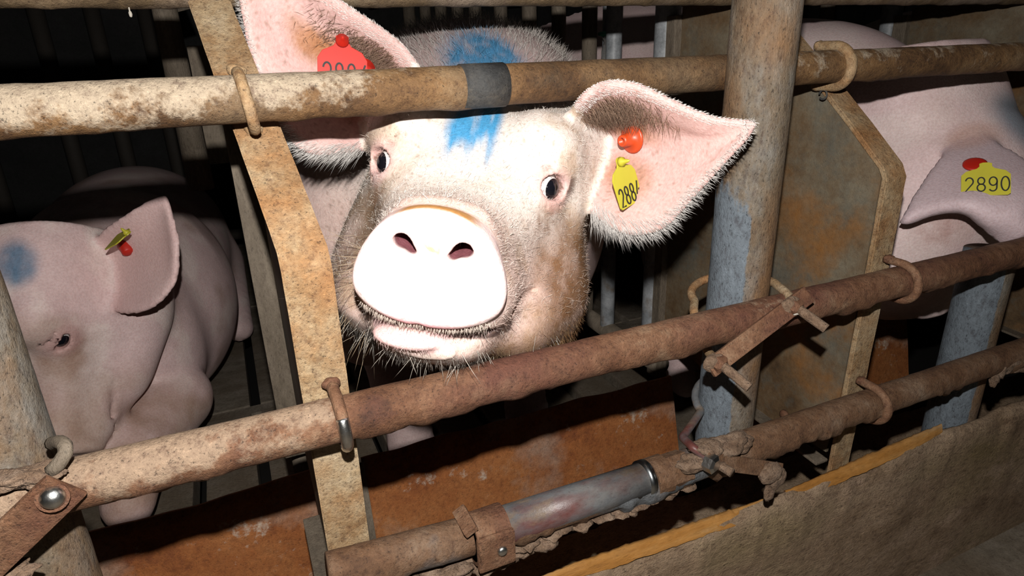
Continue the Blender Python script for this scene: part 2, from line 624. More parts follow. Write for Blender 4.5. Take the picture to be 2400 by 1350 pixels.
PLATES = [(0.092, 0.60, 'rust orange steel back plate of the trough beneath the white-snouted sow'),
          (-0.50, 0.035, 'brown steel back plate of the trough beneath the left sow'),
          (0.66, 1.17, 'dark steel back plate of the trough beneath the right sow')]
for k, (a, b, lab) in enumerate(PLATES):
    e = empty('trough_plate', ((a + b) / 2, 0.72, FZ), lab, 'steel plate', 'trough back plates')
    n1, n2 = 60, 16
    V = []
    for x in np.linspace(a, b, n1):
        for j in range(n2):
            t = j / (n2 - 1)
            z = -0.505 - 0.215 * t
            V.append((x, 0.735 - 0.05 * t, z))
    V = np.array(V)
    V[:, 1] += (vnoise(V, 7, 11 + k, 2) - 0.5) * 0.012
    V[:, 2] += (np.repeat(vnoise(V[::n2] * [1, 0, 0], 14, 4, 2), n2) - 0.5) * 0.012 * (V[:, 2] > -0.54)
    back = V + np.array([0, 0.004, 0])
    Q = [(i * n2 + j, i * n2 + j + 1, (i + 1) * n2 + j + 1, (i + 1) * n2 + j) for i in range(n1 - 1) for j in range(n2 - 1)]
    N_ = len(V)
    F = Q + [tuple(N_ + q for q in reversed(p)) for p in Q]
    F += [(i * n2, (i + 1) * n2, N_ + (i + 1) * n2, N_ + i * n2) for i in range(n1 - 1)]
    F += [(j, N_ + j, N_ + j + 1, j + 1) for j in range(n2 - 1)]
    obj('plate', np.concatenate([V, back]), F, 'trough_plate', e, True)
    # folded side flange
    obj('flange', *beam((a - 0.008, 0.728, -0.505), (a - 0.008, 0.68, FZ), (1, 0, 0), 0.02, 0.004), 'board', e)

# ------------------------------------------------------------------ rails
RB = 0.0168
YL, YU, YP = 0.416, 0.512, 0.464


def rail(name, y, z, x0, x1, mat, label, sag=None, crust=0.004, seed=0, r=RB, maskx=None):
    xs_ = np.linspace(x0, x1, 14)
    P = np.array([(x, y, z) for x in xs_])
    if sag is not None:
        P[:, 2] += np.interp(xs_, sag[0], sag[1])
    e_ = empty(name, ((x0 + x1) / 2, y, z - r), label, 'pipe', 'horizontal pipe rails of the pen front')
    V_, F_ = tube(P, r, 32, True, 0.0007, crust, 0.005, seed)
    m_ = np.zeros(len(V_)) if maskx is None else np.interp(V_[:, 0], *maskx) * (0.75 + 0.25 * np.clip((V_[:, 2] - z) / r, -1, 1))
    obj('pipe', V_, F_, mat, e_, True, np.repeat(m_[:, None], 3, 1))
    return e_


top_rail = rail('pipe_rail', 0.660, 0.0605, -0.75, 2.2, 'rail_upper', 'topmost brown pipe rail running along the upper edge of the photo', None, 0.001, 1)
upper_rail = rail('pipe_rail', YU, -0.0265, -0.6, 2.2, 'rail_tan', 'tan dusty pipe rail passing across the forehead of the middle sow', None, 0.001, 2,
                  maskx=((-0.6, 0.03, 0.12, 0.20, 0.40, 0.55, 0.75, 2.0), (0.62, 0.55, 0.34, 0.10, 0.12, 0.36, 0.36, 0.3)))
lower_rail = rail('pipe_rail', YL, -0.247, -0.75, 2.0, 'rail_lower', 'rusty brown pipe rail under the chin of the middle sow', None, 0.0035, 3,
                  maskx=((-0.6, 0.03, 0.06, 0.35, 0.42, 0.48, 0.55, 2.0), (0.52, 0.50, 0.16, 0.12, 0.30, 0.30, 0.05, 0.05)))
bottom_rail = rail('pipe_rail', YL, -0.396, 0.015, 1.9, 'rail_bottom', 'lowest pipe rail just above the trough, caked with dirt', ((0.0, 0.2, 2.0), (0.016, 0.0, 0.0)), 0.008, 4)
# dark wrapped band on the upper rail
obj('tape_band', *tube([(0.183, YU, -0.0265), (0.221, YU, -0.0265)], RB + 0.0012, 28), 'rubber', upper_rail, True)['label'] = 'dark grey band wrapped around the rail'
# galvanised sleeve, clamp and coupler on the bottom rail
zb = -0.396
obj('sleeve', *tube([(0.165, YL - 0.002, zb + 0.006), (0.318, YL - 0.002, zb + 0.004)], 0.0165, 28, True, 0.0003), 'galv_dark', bottom_rail, True)
obj('shiny_wrap', *tube([(0.310, YL - 0.002, zb + 0.005), (0.317, YL - 0.002, zb + 0.005)], 0.0178, 28, True, 0.0004), 'steel', bottom_rail, True)
obj('coupler', *merge([tube([(0.320, YL, zb + 0.001), (0.338, YL, zb + 0.001)], 0.0195, 20, True, 0.0015), tube([(0.338, YL, zb), (0.362, YL, zb)], 0.0185, 8, True)]), 'rail_bottom', bottom_rail, False)
c = np.array([0.149, YL - 0.003, zb + 0.006])
obj('strap_clamp', *merge([tube([c + (-0.016, 0, 0), c + (0.016, 0, 0)], 0.0205, 24, True, 0.0006),
                           box(c + (0, -0.0195, -0.004), (0.034, 0.006, 0.034), None, 0.003),
                           tube([c + (-0.016, 0, 0), c + (-0.0145, 0, 0)], 0.024, 24),
                           box(c + (-0.02, -0.002, 0.021), (0.012, 0.03, 0.006), frame((1, 0, 0.5), (0, 1, 0)), 0.001)]), 'rail_lower', bottom_rail, False)
obj('slot_bolt', *lathe(c + (0.004, -0.0215, -0.003), (0, -1, 0), [(0.0045, 0), (0.0045, 0.003), (0.003, 0.0045)], 12), 'zinc', bottom_rail, True)
parts = []
for k in range(34):
    x = 0.05 + k * 0.0098 + random.uniform(-0.004, 0.004)
    parts.append(lump((x, YL - 0.003 + random.uniform(-0.006, 0.008), zb - 0.0155 - random.uniform(0, 0.004)), (0.011, 0.010, random.uniform(0.002, 0.0045)), k, 0.6, 3))
for k in range(10):
    x = 0.115 + k * 0.0098
    parts.append(lump((x, YL + random.uniform(-0.006, 0.004), zb - 0.023 - 0.006 * math.sin(k / 9 * 3.1)), (0.012, 0.012, 0.008), k + 50, 0.6, 3))
o = obj('dirt_crust', *merge(parts), 'crust', bottom_rail, True)
o['kind'] = 'stuff'


def torus_arc(c, ax_u, ax_v, R_, r, a0, a1, n=26, seg=10):
    t = np.linspace(a0, a1, n)
    P = np.asarray(c) + R_ * (np.cos(t)[:, None] * np.asarray(ax_u) + np.sin(t)[:, None] * np.asarray(ax_v))
    return P


def ubolt(name, x, y, z, rod, label, mat='rail_lower', back=0.03, tilt=0.0, Rr=None, span=(0, 0), shine=None):
    """rod bent round the front of a rail, both ends going back to the strut"""
    Rr = Rr or RB + rod * 0.8
    u = np.array([math.sin(tilt), 0, math.cos(tilt)])
    w = np.array([0, -1.0, 0])
    P = torus_arc((x, y, z), u, w, Rr, rod, 0, math.pi)
    P = np.concatenate([[P[0] + np.array([0, back + span[0], 0])], P, [P[-1] + np.array([0, back + span[1], 0])]])
    e_ = empty(name, (x, y, z - Rr), label, 'bolt', 'rod hooks tying the rails to the pen dividers')
    obj('rod', *tube(P, rod, 12, True, 0.0002, 0, 0.003, 3), mat, e_, True)
    for s, p in ((1, P[0]), (-1, P[-1])):
        obj('weld_bead', *lump(p + np.array([0.0, -0.004, 0.001 * s]), (0.0065, 0.0045, 0.005), int(abs(x) * 100) + s + 3, 0.35, 3), mat, e_, True)
    return e_


ubolt('rod_hook', 0.0185, YU, -0.0285, 0.0042, 'rusty rod hook over the forehead rail at the tan left strut', 'strut', 0.02, -0.12)
e = ubolt('rod_hook', 0.0415, YL, -0.247, 0.0044, 'worn shiny rod hook over the chin rail at the left strut', 'rail_lower', 0.02, -0.05)
obj('worn_shine', *tube(torus_arc((0.0415, YL, -0.247), (math.sin(-0.05), 0, math.cos(-0.05)), (0, -1, 0), RB + 0.0035, 0.0046, 1.05, 2.75, 20), 0.00455, 12), 'zinc', e, True)
ubolt('rod_hook', 0.612, YU + 0.002, -0.0265, 0.0055, 'flattened rod hook on the forehead rail at the right divider', 'strut', 0.025, -0.1, RB + 0.004)
ubolt('rod_hook', 0.640, YL, -0.247, 0.0045, 'thin rod hook round the chin rail at the right divider', 'rail_lower', 0.02, -0.08, RB + 0.004)
ubolt('rod_hook', 0.632, YL, -0.396, 0.0050, 'dirt-caked rod hook round the lowest rail at the right divider', 'rail_lower', 0.02, -0.05, RB + 0.004)

# ------------------------------------------------------------------ posts


def post(x, label, z0=FZ, z1=0.65, mat='post', r=0.0302, streak=None):
    e_ = empty('steel_post', (x, YP, z0), label, 'post', 'round steel posts of the pen front')
    V_, F_ = tube([(x, YP, z0), (x, YP, z1)], r, 48, True, 0.0004, 0, 0.006, int(x * 90) + 7)
    a = np.arctan2(V_[:, 1] - YP, V_[:, 0] - x)            # -pi at the left side, -pi/2 facing the alley
    a = np.where(a > 0, a - 2 * math.pi, a)
    msk = np.zeros(len(V_))
    if streak:
        (s0, s1, zt) = streak
        msk = sstep(s0 - 0.25, s0 + 0.05, a) * (1 - sstep(s1 - 0.25, s1 + 0.25, a)) * (1 - sstep(zt - 0.05, zt + 0.05, V_[:, 2])) * 0.75
    obj('pipe', V_, F_, mat, e_, True, np.repeat(msk[:, None], 3, 1))
    return e_


post_mid = post(0.4575, 'thick rust-speckled grey post between the middle and right sows', -0.43, streak=(-3.9, -2.15, -0.13))
post_left = post(-0.171, 'thick dusty tan and grey post at the left edge of the photo', -0.64)
post_right = post(0.885, 'bluish grey short round post at the right edge in front of the right sow', -0.64, -0.262, streak=(-4.2, -1.9, 0.2))

# ------------------------------------------------------------------ bent struts, side panels and vertical pipes of the dividers
PROF = [(0.663, 0.062), (0.60, 0.008), (0.537, -0.043), (0.486, -0.086), (0.4435, -0.124), (0.4365, -0.137), (0.4365, -0.2), (0.4370, -0.25), (0.4395, -0.4), (0.4415, -0.512)]


def strut_mesh(x0, w, t=0.006, lean=0.0, prof=PROF):
    P = np.array(prof)
    T = np.gradient(P, axis=0)
    T /= np.linalg.norm(T, axis=1)[:, None]
    Nn = np.stack([-T[:, 1], T[:, 0]], 1)
    Nn *= np.sign(Nn[:, :1] + 1e-9)
    A, B = P, P + Nn * t
    V = []
    for i in range(len(P)):
        for (x, q) in ((x0 - w / 2, A[i]), (x0 + w / 2, A[i]), (x0 + w / 2, B[i]), (x0 - w / 2, B[i])):
            V.append((x, q[0], q[1]))
    n_ = len(P)
    F = [(i * 4 + j, i * 4 + (j + 1) % 4, (i + 1) * 4 + (j + 1) % 4, (i + 1) * 4 + j) for i in range(n_ - 1) for j in range(4)]
    F += [(3, 2, 1, 0), tuple((n_ - 1) * 4 + j for j in range(4))]
    bm = bmesh.new()
    vs = [bm.verts.new(p) for p in V]
    for q in F:
        bm.faces.new([vs[k] for k in q])
    bmesh.ops.recalc_face_normals(bm, faces=bm.faces[:])
    sharp = [e_ for e_ in bm.edges if len(e_.link_faces) == 2 and e_.calc_face_angle() > 1.0]
    bmesh.ops.bevel(bm, geom=sharp, offset=0.0014, segments=2, affect='EDGES')
    bmesh.ops.subdivide_edges(bm, edges=[e_ for e_ in bm.edges if e_.calc_length() > 0.02], cuts=5, use_grid_fill=True)
    bm.verts.index_update()
    V = np.array([v_.co[:] for v_ in bm.verts])
    F = [tuple(v_.index for v_ in f_.verts) for f_ in bm.faces]
    bm.free()
    V[:, 0] -= lean * np.clip((V[:, 2] + 0.127) / 0.172, 0, 2)
    V += (vnoise(V, 70, 5, 3)[:, None] - 0.5) * np.array([0.0008, 0.0018, 0.0004])
    return V, F


def divider(x, lab, w, yb, pipes, board=True, panel_mat='panel'):
    e_ = empty('pen_divider', (x, 0.9, FZ), lab, 'pen divider', 'dividers between the sow pens')
    obj('bent_strut', *strut_mesh(x + 0.012, w, lean=0.028 if x < 0.1 else 0.0), 'strut', e_)
    # sheet panel just behind the strut (outline follows the strut)
    off = 0.0095
    poly = [(x, y + off, z) for (y, z) in PROF[(1 if x > 0.1 else 3):-1]]
    poly = poly + [(x, 0.455, -0.485), (x, 0.60, -0.49), (x, yb, -0.46)] + ([(x, yb, 0.052), (x, 0.665, 0.052)] if x > 0.1 else [(x, yb, -0.07), (x, 0.55, -0.07)])
    obj('side_panel', *prism(poly, (0.0035, 0, 0)), panel_mat, e_)
    # folded bottom edge and back post of the panel
    obj('bottom_edge', *beam((x - 0.008, 0.452, -0.496), (x - 0.008, 0.62, -0.484), (1, 0, 0), 0.02, 0.004), 'board', e_)
    obj('back_post', *box((x - 0.001, yb + 0.012, -0.25), (0.022 if x > 0.1 else 0.046, 0.026, 0.58 if x > 0.1 else 0.40 + 0.06), None, 0.002), 'board', e_)
    for (y, r, mt, z0, z1) in pipes:
        obj('upright_pipe', *tube([(x, y, z0), (x, y, z1)], r, 20, True, 0.0003, 0, 0.02, int(y * 50)), mt, e_, True)
    obj('long_pipe', *tube([(x, yb, 0.20), (x, 2.75, 0.20)], 0.0165, 18), 'dark_pipe', e_, True)
    obj('long_pipe', *tube([(x, yb, -0.52), (x, 2.75, -0.52)], 0.0165, 18), 'board', e_, True)
    return e_


d_r = divider(0.622, 'divider with brown stained panel and bent strut right of the thick post', 0.032, 0.79,
              [(0.822, 0.0185, 'galv', -0.52, 0.3), (0.965, 0.0135, 'galv', -0.52, 0.2), (1.045, 0.0135, 'board', -0.52, 0.2),
               (1.16, 0.014, 'board', -0.52, 0.2), (1.29, 0.0155, 'board', -0.52, 0.2), (1.44, 0.0155, 'board', -0.52, 0.2), (1.60, 0.016, 'board', -0.52, 0.2),
               (1.73, 0.016, 'board', -0.52, 0.2), (1.87, 0.017, 'board', -0.52, 0.2), (2.02, 0.017, 'board', -0.52, 0.2), (2.2, 0.02, 'board', -0.52, 0.2)])
obj('bolt_head', *lathe(atX(1840, 972, 0.6215), (-1, 0, 0), [(0.007, 0), (0.007, 0.003), (0.004, 0.005)], 14), 'rail_lower', d_r, True)
obj('wire_loop', *tube(torus_arc(atX(1929, 222, 0.612), (0, 1, 0), (0, 0, 1), 0.005, 0.0012, 0, 5.5, 16), 0.0011, 6), 'rubber', d_r, True)
d_l = divider(0.024, 'divider with wide tan bent strut between the left and middle sows', 0.034, 0.745,
              [(1.0, 0.014, 'board', -0.52, 0.2), (1.35, 0.014, 'board', -0.52, 0.2), (1.7, 0.014, 'board', -0.52, 0.2), (2.1, 0.014, 'board', -0.52, 0.2)])
d_f = divider(1.205, 'far brown panelled divider beyond the right sow', 0.032, 0.86,
              [(0.90, 0.018, 'galv', -0.52, 0.3), (1.05, 0.0145, 'board', -0.52, 0.2), (1.24, 0.0145, 'board', -0.52, 0.2), (1.45, 0.0145, 'board', -0.52, 0.2), (1.7, 0.0145, 'board', -0.52, 0.2)])

# ------------------------------------------------------------------ rear gate far behind the left sow
e = empty('rear_gate', (-0.3, 2.55, FZ), 'dim pipe gate in the dark behind the left sow', 'gate')
for x in (-0.70, -0.47, -0.32, -0.17):
    obj('upright_pipe', *tube([(x, 2.55, FZ), (x, 2.55, 0.25)], 0.024, 14), 'dark_pipe', e, True)
for z in (0.22, -0.62):
    obj('long_pipe', *tube([(-0.78, 2.55, z), (0.0, 2.55, z)], 0.02, 14), 'dark_pipe', e, True)
e = empty('feed_pipe', (-0.05, 1.2, -0.21), 'dim vertical feed pipe hanging left of the tan strut', 'pipe')
obj('pipe', *tube([(-0.052, 1.2, -0.205), (-0.052, 1.2, 0.35)], [0.021, 0.017, 0.016], 18), 'board', e, True)
obj('bracket', *box((-0.012, 1.02, -0.06), (0.03, 0.012, 0.16), None, 0.002), 'board', e)
obj('strap', *box((-0.06, 1.5, 0.19), (0.045, 0.01, 0.2), frame((1, 0, 0.25), (0, 1, 0)), 0.002), 'board', e)

# ------------------------------------------------------------------ drinking nipple with a green cap between the pipes
p = atX(1428, 105, 0.66)
e = empty('drinker', p - np.array([0, 0, 0.07]), 'small glass drinker with a green cap behind the middle sow', 'drinker')
obj('green_cap', *lathe(p + (0, 0, 0.018), (0, 0, 1), [(0.012, -0.004), (0.021, -0.002), (0.021, 0.003), (0.012, 0.005)], 24), 'green_plastic', e, True)
mg, nt_, bg = new_mat('drinker_glass')
bg.inputs['Transmission Weight'].default_value = 0.9
bg.inputs['Roughness'].default_value = 0.08
bg.inputs['Base Color'].default_value = (0.75, 0.72, 0.68, 1)
MAT['glass'] = mg
obj('glass_tube', *lathe(p + (0, 0, -0.07), (0, 0, 1), [(0.012, 0), (0.014, 0.02), (0.014, 0.06), (0.010, 0.075), (0.014, 0.084)], 20), 'glass', e, True)
obj('pipe', *tube([p + (0.012, 0.02, -0.4), p + (0.012, 0.02, 0.2)], 0.0125, 16), 'galv', e, True)

# ------------------------------------------------------------------ bracket on the middle post: U-bolt, strap, nuts
e = empty('post_clamp', (0.43, 0.395, -0.30), 'rusty clamp with strap and threaded ends tying the chin rail to the thick post', 'clamp', 'clamps on the pen posts')
pa, pb = atY(1667, 862, 0.393), atY(1888, 694, 0.393)
obj('strap', *beam(pa - (pb - pa) * 0.02, pb + (pb - pa) * 0.03, (0, 0.55, 1), 0.017, 0.005, 0.001), 'rail_lower', e)
ca = atY(1690, 855, 0.388)
cb = atY(1868, 722, 0.388)
for i, p in enumerate((ca, cb)):
    obj('nut', *lathe(p + (0, 0.004, 0), (0.25, -1, -0.2), [(0.0085, -0.004), (0.0085, 0.005), (0.006, 0.007)], 6), 'rail_lower', e)
    obj('threaded_end', *tube([p, p + np.array([0.010, -0.026, -0.013])], 0.0046, 12, True, 0.0003, 0, 0.002), 'crust', e, True)
    obj('weld_bead', *lump(p + np.array([-0.002, 0.006, 0.0]), (0.011, 0.006, 0.01), 31 + i, 0.4, 3), 'crust', e, True)
Pu = [ca, atY(1662, 828, 0.425), atY(1636, 775, 0.452), atY(1626, 728, 0.468)]
zl, zr = Pu[-1][2], atY(1778, 648, 0.475)[2]
for t in np.linspace(0.08, 0.92, 12):
    a = math.pi * (1 - t)
    Pu.append(np.array([0.4575 + 0.0385 * math.cos(a), YP + 0.012 + 0.0385 * math.sin(a), zl + (zr - zl) * t]))
Pu += [atY(1780, 648, 0.474), atY(1816, 664, 0.446), atY(1846, 690, 0.415), cb]
obj('u_rod', *tube(Pu, 0.0044, 12, True, 0.0003, 0, 0.003, 2), 'strut', e, True)
obj('straw_bit', *tube([atY(1860, 738, 0.386), atY(1868, 736, 0.384), atY(1882, 737, 0.386)], 0.0008, 6), 'straw', e, True)

# lower clamp on the middle post with a hanging strap
e = empty('post_clamp', (0.42, 0.395, -0.44), 'dirt-crusted lower clamp with a hanging strap at the foot of the thick post', 'clamp', 'clamps on the pen posts')
pa, pb = atY(1655, 1078, 0.392), atY(1830, 1103, 0.392)
obj('strap', *beam(pa, pb, (0, 0.35, 1), 0.016, 0.005, 0.001), 'rail_bottom', e)
rod = [atY(1592, 995, 0.455), atY(1600, 1025, 0.43), atY(1625, 1050, 0.405), atY(1660, 1075, 0.396)]
rod = [np.array([0.4575 + 0.034 * math.cos(a), YP + 0.034 * math.sin(a), rod[0][2] + 0.003 * (7 - k)]) for k, a in enumerate(np.linspace(1.2, 3.1, 8))] + rod[1:]
obj('u_rod', *tube(rod, 0.0042, 12, True, 0.0002, 0, 0.003), 'galv_dark', e, True)
obj('nut', *lathe(atY(1665, 1085, 0.390), (0.3, -1, 0), [(0.0095, -0.004), (0.0095, 0.005), (0.006, 0.007)], 6), 'zinc', e)
obj('threaded_end', *tube([atY(1690, 1092, 0.388), atY(1715, 1108, 0.375)], 0.0048, 12, True, 0.0008, 0, 0.002), 'crust', e, True)
parts = [lump(atY(1805, 1108, 0.388), (0.014, 0.006, 0.012), 3, 0.5, 3), lump(atY(1810, 1130, 0.388), (0.008, 0.005, 0.012), 4, 0.5, 3), lump(atY(1802, 1155, 0.388), (0.006, 0.004, 0.010), 5, 0.5, 3),
         lump(atY(1825, 1118, 0.388), (0.008, 0.005, 0.010), 6, 0.6, 3)]
obj('dirt_clod', *merge(parts), 'crust', e, True)['kind'] = 'stuff'
parts = [lump(atY(px, py, 0.404), r_, k, 0.5, 4) for k, (px, py, r_) in enumerate([(1660, 1052, (0.02, 0.012, 0.009)), (1700, 1046, (0.024, 0.012, 0.011)), (1735, 1038, (0.016, 0.010, 0.010)), (1625, 1082, (0.018, 0.010, 0.008))])]
obj('dirt_cake', *merge(parts), 'crust', e, True)['kind'] = 'stuff'

# clamp on the left post: flat bar, carriage bolt and a bent lug
e = empty('post_clamp', (-0.135, 0.385, -0.3), 'flat diagonal strap with a shiny domed bolt on the left post', 'clamp', 'clamps on the pen posts')
pa, pb = atY(-60, 1345, 0.392), atY(158, 1135, 0.392)
obj('strap', *beam(pa, pb, (0, -0.12, 1), 0.026, 0.004, 0.002), 'rail_lower', e)
obj('domed_bolt', *lathe(atY(124, 1165, 0.388), (0.0, -1, 0.25), [(0.0068, 0), (0.0068, 0.0015), (0.0056, 0.004), (0.0032, 0.0055), (0.0009, 0.006)], 20), 'zinc', e, True)
obj('washer', *lathe(atY(124, 1165, 0.389), (0.0, -1, 0.25), [(0.0088, 0), (0.0088, 0.0014)], 20), 'rail_lower', e)
P = [atY(120, 1105, 0.40), atY(140, 1085, 0.40), atY(155, 1060, 0.402), atY(152, 1042, 0.408), atY(138, 1035, 0.416), atY(122, 1040, 0.425)]
obj('bent_lug', *tube(P, 0.0042, 10, True, 0.0004, 0, 0.003), 'board', e, True)
parts = [lump(atY(px, py, 0.404), (0.016, 0.008, 0.005), k + 70, 0.7, 4) for k, (px, py) in enumerate([(10, 1125), (50, 1118), (90, 1112), (10, 1345)])]
obj('dirt_cake', *merge(parts), 'crust', e, True)['kind'] = 'stuff'

# hanging tuft of dried dirt on the lowest rail near the right post
e = empty('dirt_tuft', atY(2360, 860, 0.41), 'ragged tuft of dried dirt and straw hanging from the lowest rail at right', 'dirt')
parts = [lump(atY(px, py, 0.405), r, k + 90, 0.6, 3) for k, (px, py, r) in enumerate([(2375, 850, (0.03, 0.008, 0.008)), (2345, 868, (0.012, 0.006, 0.012)), (2330, 890, (0.008, 0.005, 0.01)), (2395, 858, (0.02, 0.008, 0.008)), (2360, 862, (0.012, 0.006, 0.008))])]
obj('dirt_clod', *merge(parts), 'crust', e, True)['kind'] = 'stuff'
e = empty('cobweb_thread', atY(306, 33, 0.655), 'tiny pale thread dangling from the topmost rail at left', 'thread')
obj('thread', *merge([tube([atY(301, 10, 0.655), atY(303, 22, 0.655), atY(306, 34, 0.655)], 0.0006, 6), lump(atY(306, 33, 0.655), (0.0013, 0.0013, 0.0025), 2)]), 'straw', e)
# ------------------------------------------------------------------ animals: signed-distance sculpting on a rectilinear grid


def axis_pts(segs):
    """segs: [(start, end, step)...] contiguous"""
    out = []
    for a, b, s in segs:
        n = max(1, int(round((b - a) / s)))
        out.append(np.linspace(a, b, n, endpoint=False))
    out.append(np.array([segs[-1][1]]))
    return np.concatenate(out)


def surface_nets(F, xs, ys, zs):
    S = F < 0
    c = np.zeros(tuple(n - 1 for n in F.shape), np.uint8)
    for dx in (0, 1):
        for dy in (0, 1):
            for dz in (0, 1):
                c += S[dx:S.shape[0] - 1 + dx, dy:S.shape[1] - 1 + dy, dz:S.shape[2] - 1 + dz]
    act = (c > 0) & (c < 8)
    I, J, K = np.nonzero(act)
    vid = np.full(c.shape, -1, np.int32)
    vid[I, J, K] = np.arange(len(I))
    corners = [(dx, dy, dz) for dx in (0, 1) for dy in (0, 1) for dz in (0, 1)]
    vals = [F[I + a, J + b, K + g] for a, b, g in corners]
    acc = np.zeros((len(I), 3))
    cnt = np.zeros(len(I))
    for p in range(8):
        for q in range(p + 1, 8):
            d = [abs(corners[p][k] - corners[q][k]) for k in range(3)]
            if sum(d) != 1:
                continue
            a, b = vals[p], vals[q]
            m = (a < 0) != (b < 0)
            t = np.where(m, a / np.where(m, a - b, 1), 0)
            for k in range(3):
                acc[:, k] += np.where(m, corners[p][k] + (corners[q][k] - corners[p][k]) * t, 0)
            cnt += m
    acc /= cnt[:, None]
    V = np.stack([xs[I] + (xs[I + 1] - xs[I]) * acc[:, 0], ys[J] + (ys[J + 1] - ys[J]) * acc[:, 1], zs[K] + (zs[K + 1] - zs[K]) * acc[:, 2]], 1)
    Q = []
    for ax in range(3):
        sl0 = [slice(None)] * 3
        sl1 = [slice(None)] * 3
        sl0[ax] = slice(0, -1)
        sl1[ax] = slice(1, None)
        d = S[tuple(sl0)] != S[tuple(sl1)]
        i, j, k = np.nonzero(d)
        ins = S[tuple(sl0)][i, j, k]
        o1, o2 = [(1, 2), (2, 0), (0, 1)][ax]
        idx = np.stack([i, j, k], 1)
        ok = (idx[:, o1] > 0) & (idx[:, o2] > 0) & (idx[:, o1] < F.shape[o1] - 1) & (idx[:, o2] < F.shape[o2] - 1)
        idx, ins = idx[ok], ins[ok]

        def cell(a, b):
            t = idx.copy()
            t[:, o1] -= a
            t[:, o2] -= b
            return vid[t[:, 0], t[:, 1], t[:, 2]]
        q = np.stack([cell(1, 1), cell(0, 1), cell(0, 0), cell(1, 0)], 1)
        q[~ins] = q[~ins][:, ::-1]
        Q.append(q)
    Q = np.concatenate(Q)
    Q = Q[(Q >= 0).all(1)]
    return V, Q


def relax(V, Q, it=1, lam=0.5):
    for _ in range(it):
        S = np.zeros_like(V)
        n = np.zeros(len(V))
        for a in range(4):
            b = (a + 1) % 4
            np.add.at(S, Q[:, a], V[Q[:, b]])
            np.add.at(S, Q[:, b], V[Q[:, a]])
            np.add.at(n, Q[:, a], 1)
            np.add.at(n, Q[:, b], 1)
        V = V + lam * (S / np.maximum(n, 1)[:, None] - V)
    return V


def vnormals(V, Q):
    n = np.cross(V[Q[:, 2]] - V[Q[:, 0]], V[Q[:, 3]] - V[Q[:, 1]])
    N = np.zeros_like(V)
    for k in range(4):
        np.add.at(N, Q[:, k], n)
    return N / (np.linalg.norm(N, axis=1)[:, None] + 1e-12)


